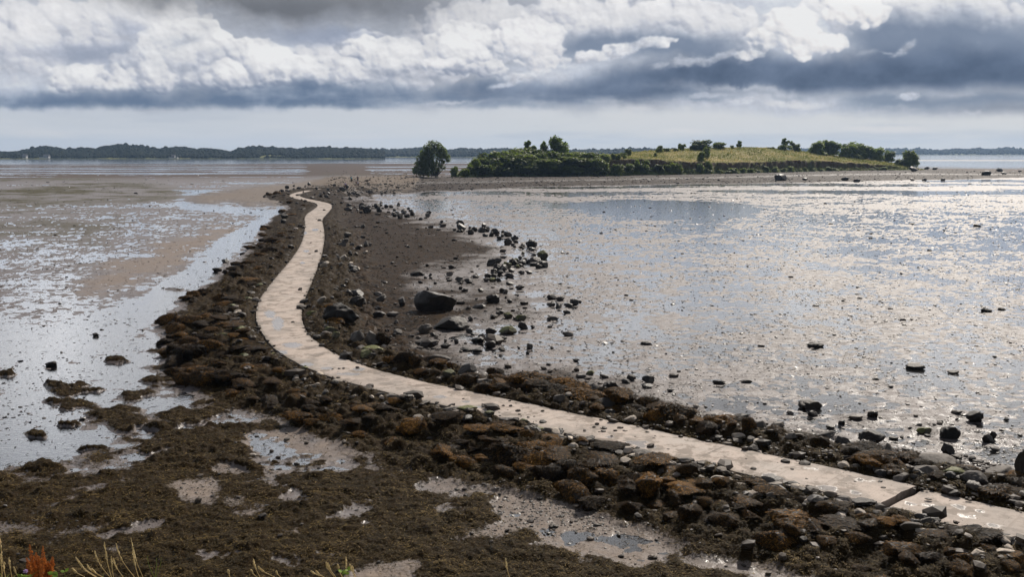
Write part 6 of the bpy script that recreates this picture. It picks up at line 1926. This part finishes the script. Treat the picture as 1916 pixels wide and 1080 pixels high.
# marker post at the far bend
px_, py_ = (float(q) for q in unproj(567.5, 361.2, PZ))
POSTM = simple_mat('post_wood', (0.07, 0.05, 0.035), 0.8, 0.3)
pr_ = bpy.data.objects.new('marker_post', None); COL.objects.link(pr_); pr_.location = (px_, py_, float(ground_z(px_, py_)[0]))
obj('shaft', mesh_np('shaft', *tube(np.array([[0, 0, -0.3], [0, 0, 0.7], [0.01, 0, 1.25]]), [0.09, 0.085, 0.08], 8), [POSTM]), pr_)
obj('cap', mesh_np('cap', *tube(np.array([[0.01, 0, 1.24], [0.01, 0, 1.30], [0.01, 0, 1.34]]), [0.10, 0.10, 0.02], 8), [POSTM]), pr_)
tag(pr_, 'short dark wooden post at the inner edge of the far bend', 'post')

# gulls
GW = simple_mat('gull_white', (0.80, 0.80, 0.78), 0.7, 0.04); GG = simple_mat('gull_grey', (0.32, 0.34, 0.37), 0.7, 0.06); GO = simple_mat('gull_bill', (0.6, 0.32, 0.05), 0.5, 0.05)


def gull(label, loc, yaw, flying=False, s=1.0, dark=False):
    root = bpy.data.objects.new('gull', None); COL.objects.link(root); root.location = loc; root.rotation_euler = (0, 0, yaw); root.scale = (s, s, s)
    bz = 0.0 if flying else 0.16
    V, F = tube(np.array([[-0.30, 0, bz], [-0.18, 0, bz + .01], [-0.02, 0, bz + .01], [0.12, 0, bz + .05], [0.17, 0, bz + .11 * (not flying) + .03], [0.22, 0, bz + .12 * (not flying) + .03], [0.26, 0, bz + .12 * (not flying) + .025]]), [0.015, 0.055, 0.085, 0.065, 0.045, 0.05, 0.01], 8)
    obj('body', mesh_np('body', V, F, [GG if dark else GW]), root)
    obj('bill', mesh_np('bill', *tube(np.array([[0.25, 0, bz + .12 * (not flying) + .025], [0.31, 0, bz + .11 * (not flying) + .02]]), [0.012, 0.003], 5), [GO]), root)
    for sd_ in (-1, 1):
        if flying: P = np.array([[0.10, .05 * sd_, .03], [0.10, .32 * sd_, .14], [-.02, .62 * sd_, .10], [-.08, .62 * sd_, .09], [-.04, .32 * sd_, .12], [-.10, .05 * sd_, .02]])
        else: P = np.array([[0.10, .06 * sd_, bz + .05], [0.02, .085 * sd_, bz + .07], [-.20, .06 * sd_, bz + .05], [-.36, .02 * sd_, bz + .02], [-.20, .07 * sd_, bz - .01], [0.02, .09 * sd_, bz]])
        th = np.array([0, 0.012 * sd_, 0.012])
        V = np.concatenate([P, P + th]); m_ = len(P)
        F = [np.array([list(range(m_)), list(range(2 * m_ - 1, m_ - 1, -1))]), np.array([(i, (i + 1) % m_, (i + 1) % m_ + m_, i + m_) for i in range(m_)])]
        obj('wing', mesh_np('wing', V, F, [GG], False), root)
        if not flying:
            obj('leg', mesh_np('leg', *tube(np.array([[0.02, .03 * sd_, 0], [0.01, .03 * sd_, bz - .04]]), 0.008, 5), [GO]), root)
    tag(root, label, 'bird'); return root


for u, v, s, l in ((371, 329.5, 1.5, 'white gull standing on the brown flats beyond the spit tip'), (130, 351.5, 1.1, 'white gull standing on the green algae flats'), (100, 354, 1.0, 'small white gull on the green flats, beside a thin lead of water'), (185, 337, 1.2, 'white gull by the dark weed line on the far flats')):
    x, y = (float(q) for q in unproj(u, v, 0.05)); gull(l, (x, y, float(max(ground_z(x, y)[0], 0))), random.uniform(0, 6), False, s)


def sky_pt(u, v, d):
    a_ = (u - CX) / FPX; b = -(v - CY) / FPX
    w_ = np.array([a_, CT + b * ST, -ST + b * CT]); return tuple(np.array([0, 0, CAMZ]) + w_ * d)


gull('tiny dark bird flying under the bright middle clouds', sky_pt(944, 95, 260), 0.8, True, 0.6, True)
gull('tiny dark bird flying low over the thicket of the island', sky_pt(1148, 246, 330), 2.0, True, 0.6, True)
# ------------------------------------------------------------------ plants on the bank just below the viewer
def pt(u, v, Y):
    a_ = (u - CX) / FPX; b = -(v - CY) / FPX
    k_ = Y / (CT + b * ST)
    return np.array([a_ * k_, Y, CAMZ + (-ST + b * CT) * k_])


def plant_mat(name, a_, b_, trans=0.3, rough=0.6):
    m, t, out = material(name)
    tint = t.attr('tint'); c = t.mix(t.add(t.mul(tint, 0.7), t.mul(t.noise(t.pos(), 40.0, 3), 0.3)), a_, b_)
    pr = principled(t, None, c, rough, None, 0.3)
    tl = t.n('ShaderNodeBsdfTranslucent'); t.put(tl.inputs[0], c)
    mx_ = t.n('ShaderNodeMixShader'); mx_.inputs[0].default_value = trans
    t.nt.links.new(pr.outputs[0], mx_.inputs[1]); t.nt.links.new(tl.outputs[0], mx_.inputs[2]); t.nt.links.new(mx_.outputs[0], out.inputs['Surface'])
    return m


STRAW = plant_mat('straw', (0.52, 0.40, 0.20), (0.80, 0.66, 0.40), 0.5); STRAWD = plant_mat('straw_dark', (0.26, 0.16, 0.06), (0.45, 0.31, 0.14))
GREENB = plant_mat('blade_green', (0.16, 0.21, 0.05), (0.40, 0.44, 0.14), 0.5); DOCKM = plant_mat('dock_seed', (0.22, 0.055, 0.014), (0.55, 0.19, 0.045), 0.4)
LEAFG = plant_mat('bramble_leaf', (0.16, 0.26, 0.03), (0.36, 0.50, 0.07), 0.5); LILAC = plant_mat('clover_petal', (0.45, 0.30, 0.55), (0.65, 0.48, 0.72), 0.3)
rp = np.random.default_rng(19)


def curve_pts(base, tip, bow, n=9):
    t_ = np.linspace(0, 1, n)[:, None]
    side = np.array([bow, 0.3 * bow, 0.0])
    return base * (1 - t_) + tip * t_ + side * np.sin(np.pi * t_) * 0.5 + np.array([0, 0, -abs(bow) * 0.25]) * t_ ** 3


SPK_V = np.array([[0, -0.28, 0], [0, 0.28, 0], [0.6, 0.22, 0.08], [1.0, 0.0, 0.0], [0.6, -0.22, -0.05]]); SPK_F = np.array([[0, 4, 1], [1, 4, 2], [2, 4, 3]])


def spikelets(P, n, size, spread, lean=0.5):
    """seeds set along a line of points, leaning to its tip"""
    s = np.sort(rp.uniform(0, 1, n)); i = s * (len(P) - 1.001); j = i.astype(int); f = (i - j)[:, None]
    X = P[j] * (1 - f) + P[j + 1] * f
    T = P[j + 1] - P[j]; T /= np.linalg.norm(T, axis=1)[:, None]
    d = rp.normal(size=(n, 3)); d -= T * (d * T).sum(1)[:, None]; d /= np.linalg.norm(d, axis=1)[:, None]
    ax = T * lean + d * (1 - lean); ax /= np.linalg.norm(ax, axis=1)[:, None]
    az_ = np.cross(ax, T); az_ /= np.linalg.norm(az_, axis=1)[:, None] + 1e-9; ay = np.cross(az_, ax)
    env = np.sin(np.pi * (0.12 + 0.85 * s)) ** 0.6
    return scatter(SPK_V, SPK_F, X + d * (spread * env * rp.uniform(0.2, 1, n))[:, None], (size * env * rp.uniform(0.6, 1.4, n))[:, None] * np.ones(3), np.stack([ax, ay, az_], 2), rp.uniform(0, 1, n))


def cat_arrays(lst):
    V, F, T, o_ = [], [], [], 0
    for v, f, t_ in lst:
        V.append(v); F.append(f + o_); T.append(t_); o_ += len(v)
    return np.concatenate(V), np.concatenate(F), np.concatenate(T)


def grass_clump(label, stalks, Y, heads=True, blades=14, spread=0.10, mat=None, hl=0.45):
    """stalks: (tip u, tip v, base u at the frame's foot)"""
    bu = sum(s[2] for s in stalks) / len(stalks)
    root = bpy.data.objects.new('grass_clump', None); COL.objects.link(root)
    c0 = pt(bu, 1080, Y); gz_ = float(bank_z(np.array([c0[0]]), np.array([Y]))[0])
    root.location = (c0[0], Y, gz_); O = np.array(root.location)
    st, hd = [], []
    for (tu, tv_, b_) in stalks:
        yy = Y + rp.uniform(-0.12, 0.12)
        tip = pt(tu, tv_, yy); foot = pt(b_, 1080, yy)
        base = foot + (foot - tip) * 0.0; base = np.array([foot[0] + (foot[0] - tip[0]) * 0.35, yy, gz_ - 0.02])
        P = np.concatenate([curve_pts(base, foot, 0.0, 5)[:-1], curve_pts(foot, tip, (foot[0] - tip[0]) * -0.35, 9)]) - O
        v, f = tube(P, np.linspace(0.0028, 0.0011, len(P)), 5); sm = obj('stem', mesh_np('stem', v, f, [mat or STRAW], True, {'tint': np.full(len(v), rp.uniform(0.2, 0.9))}), root)
        if heads:
            v, f, t_ = spikelets(P[-6:], 46, 0.015, 0.0032, 0.86); obj('seed_head', mesh_np('seed_head', v, f, [mat or STRAW], False, {'tint': t_}), root)
    if blades:
        bl = []
        for _ in range(blades):
            b0 = np.array([rp.normal(scale=spread), rp.normal(scale=0.08), -0.02]); h_ = rp.uniform(0.16, 0.34); dx = rp.normal(scale=0.10); dy_ = rp.normal(scale=0.06)
            t2 = np.linspace(0, 1, 6)[:, None]; mid = b0 + np.array([dx, dy_, 0]) * t2 ** 2 + np.array([0, 0, h_]) * (t2 - 0.25 * t2 ** 3)
            w_ = 0.006 * (1 - t2 ** 2) + 0.0004; sd_ = np.array([math.cos(rp.uniform(0, 3)), 0.4, 0])
            V = np.concatenate([mid - sd_ * w_, mid + sd_ * w_]); F = np.array([(i, i + 1, i + 7, i + 6) for i in range(5)])
            bl.append((V, F, np.full(len(V), rp.uniform(0, 1))))
        v, f, t_ = cat_arrays(bl); obj('leaf_blade', mesh_np('leaf_blade', v, f, [GREENB], True, {'tint': t_}), root)
    tag(root, label, 'grass'); return root


grass_clump('arching pale grass stalk with green blades in the bottom corner', [(-3, 983, 10), (1, 1036, 4), (17, 1044, 22), (26, 1062, 34), (-8, 1010, -2), (8, 1052, 2)], 6.45, True, 46, 0.06)
grass_clump('fan of dry golden grass stalks with feathery heads beside the rusty dock', [(142, 1040, 180), (177, 1029, 205), (195, 1014, 208), (217, 1015, 251), (245, 1005, 267), (248, 1029, 259), (208, 1042, 212), (212, 1044, 230), (150, 1052, 178), (163, 1056, 190), (136, 1063, 158), (172, 1064, 192)], 6.6, True, 30, 0.12)
grass_clump('short green sprig of grass near the golden fan', [(302, 1043, 292), (293, 1045, 290), (275, 1040, 288)], 6.5, False, 5, 0.03, GREENB)
grass_clump('sparse bent straw stalks between the golden fan and the leafy tuft', [(473.6, 1045, 486), (483, 1058, 513), (470, 1067, 480), (517, 1070, 524), (427, 1068, 430)], 6.5, True, 6, 0.12)
grass_clump('tuft of straw stalks rising around a yellow-green leaf', [(582, 1068, 606), (592, 1069, 606), (610, 1052, 625), (614, 1054, 628), (632, 1057, 640), (647, 1043, 649), (655, 1056, 664), (659, 1060, 666)], 6.5, True, 14, 0.08)
grass_clump('single thin straw stalk on its own at the bottom edge', [(946, 1045, 953)], 6.5, True, 0)
# the dock
dk = bpy.data.objects.new('dock_plant', None); COL.objects.link(dk)
c0 = pt(75, 1080, 6.7); gz_ = float(bank_z(np.array([c0[0]]), np.array([6.7]))[0]); dk.location = (c0[0], 6.7, gz_); O = np.array(dk.location)
st, sd_l = [], []
for tu, tv_, b_ in ((55, 1019, 63), (67, 1034, 68), (80, 1022, 77), (83, 1041, 82), (98, 1042, 92), (49, 1044, 58), (73, 1041, 72), (90, 1050, 86), (61, 1046, 64), (95, 1058, 90)):
    yy = 6.7 + rp.uniform(-0.08, 0.08); tip = pt(tu, tv_, yy); foot = pt(b_, 1085, yy); base = np.array([c0[0] + rp.uniform(-.03, .03), yy, gz_])
    P = np.concatenate([curve_pts(base, foot, 0, 5)[:-1], curve_pts(foot, tip, 0.01, 9)]) - O
    v, f = tube(P, np.linspace(0.004, 0.0015, len(P)), 5); obj('stem', mesh_np('stem', v, f, [DOCKM], True, {'tint': np.full(len(v), 0.5)}), dk)
    v, f, t_ = spikelets(P[4:], 300, 0.011, 0.012, 0.3); obj('seed_spike', mesh_np('seed_spike', v, f, [DOCKM], False, {'tint': t_}), dk)
tag(dk, 'rust-red dock plant with upright seed spikes', 'dock plant')
# leafy plants and the clover flower


def leafy(label, spots, Y, size, name='leafy_plant', flower=None):
    root = bpy.data.objects.new(name, None); COL.objects.link(root)
    bu = sum(s[0] for s in spots) / len(spots); c0 = pt(bu, 1080, Y); gz_ = float(bank_z(np.array([c0[0]]), np.array([Y]))[0]); root.location = (c0[0], Y, gz_); O = np.array(root.location)
    st, lv = [], []
    for (u, v_) in spots:
        yy = Y + rp.uniform(-0.06, 0.06); tip = pt(u, v_, yy) - O
        base = np.array([rp.uniform(-.03, .03), 0, 0]); P = curve_pts(base, tip, 0.03, 7); v, f = tube(P, np.linspace(0.003, 0.0015, 7), 5); st.append((v, f, np.full(len(v), 0.3)))
        for q in range(3):
            an = rp.uniform(0, 6.28); L_ = size * rp.uniform(0.8, 1.2); ax = np.array([math.cos(an) * 0.9, math.sin(an) * 0.5, rp.uniform(-0.1, 0.5)]); ax /= np.linalg.norm(ax); sy = np.cross(ax, [0, -0.6, 0.8]); sy /= np.linalg.norm(sy); nn_ = np.cross(ax, sy)
            s_ = np.linspace(0, 1, 7); wv_ = 0.36 * np.sin(np.pi * s_ ** 0.8) * (1 + 0.12 * np.cos(s_ * 18))
            mid = tip + np.outer(s_, ax) * L_ - np.outer(s_ ** 2, nn_) * 0.15 * L_
            V = np.concatenate([mid + np.outer(wv_, sy) * L_ + nn_ * 0.04 * L_, mid, mid - np.outer(wv_, sy) * L_ + nn_ * 0.04 * L_])
            F = np.array([(r_ * 7 + i, r_ * 7 + i + 1, (r_ + 1) * 7 + i + 1, (r_ + 1) * 7 + i) for r_ in (0, 1) for i in range(6)])
            obj('leaf', mesh_np('leaf', V, F, [LEAFG], True, {'tint': np.full(len(V), rp.uniform(0, 1))}), root)
    v, f, t_ = cat_arrays(st); obj('stem', mesh_np('stem', v, f, [GREENB], True, {'tint': t_}), root)
    if flower:
        X = pt(*flower, Y) - O; V, F = icosphere(1)
        Vv, Ff, T = spikelets(np.array([X + [0, 0, -0.012], X, X + [0, 0, 0.012]]), 70, 0.012, 0.006, 0.2); obj('flower', mesh_np('flower', Vv, Ff, [LILAC], False, {'tint': T}), root)
    tag(root, label, 'plant'); return root


leafy('low plant with two bright lime-green leaves by the foot of the dock', [(100, 1074), (121, 1070), (108, 1078)], 6.4, 0.036)
leafy('small clover with a lilac flower head left of the dock'.replace(' left of', ' beside'), [(44, 1078), (52, 1079), (38, 1080)], 6.4, 0.03, 'clover', (48, 1070))
leafy('yellow-green leafy shoot inside the straw tuft', [(640, 1070), (646, 1074), (650, 1066)], 6.4, 0.03)
# turf of the bank
n = 16000
bx = rp.uniform(-9, 9, n); by = rp.uniform(-3, 7.4, n)
bz = bank_z(bx, by); h_ = rp.uniform(0.08, 0.20, n)
tvb = np.array([[-0.03, 0, 0], [0.03, 0, 0], [0.12, 0.05, 0.7], [0.3, 0.1, 1.0]]); tfb = np.array([[0, 1, 2], [0, 2, 3]])
V, F, T = scatter(tvb, tfb, np.stack([bx, by, bz - 0.01], 1), h_[:, None] * np.ones(3), rand_rot(n, 0.4, rp), rp.uniform(0, 1, n))
bg = obj('bank_grass', mesh_np('bank_grass', V, F, [GREENB], False, {'tint': T})); tag(bg, kind='stuff')
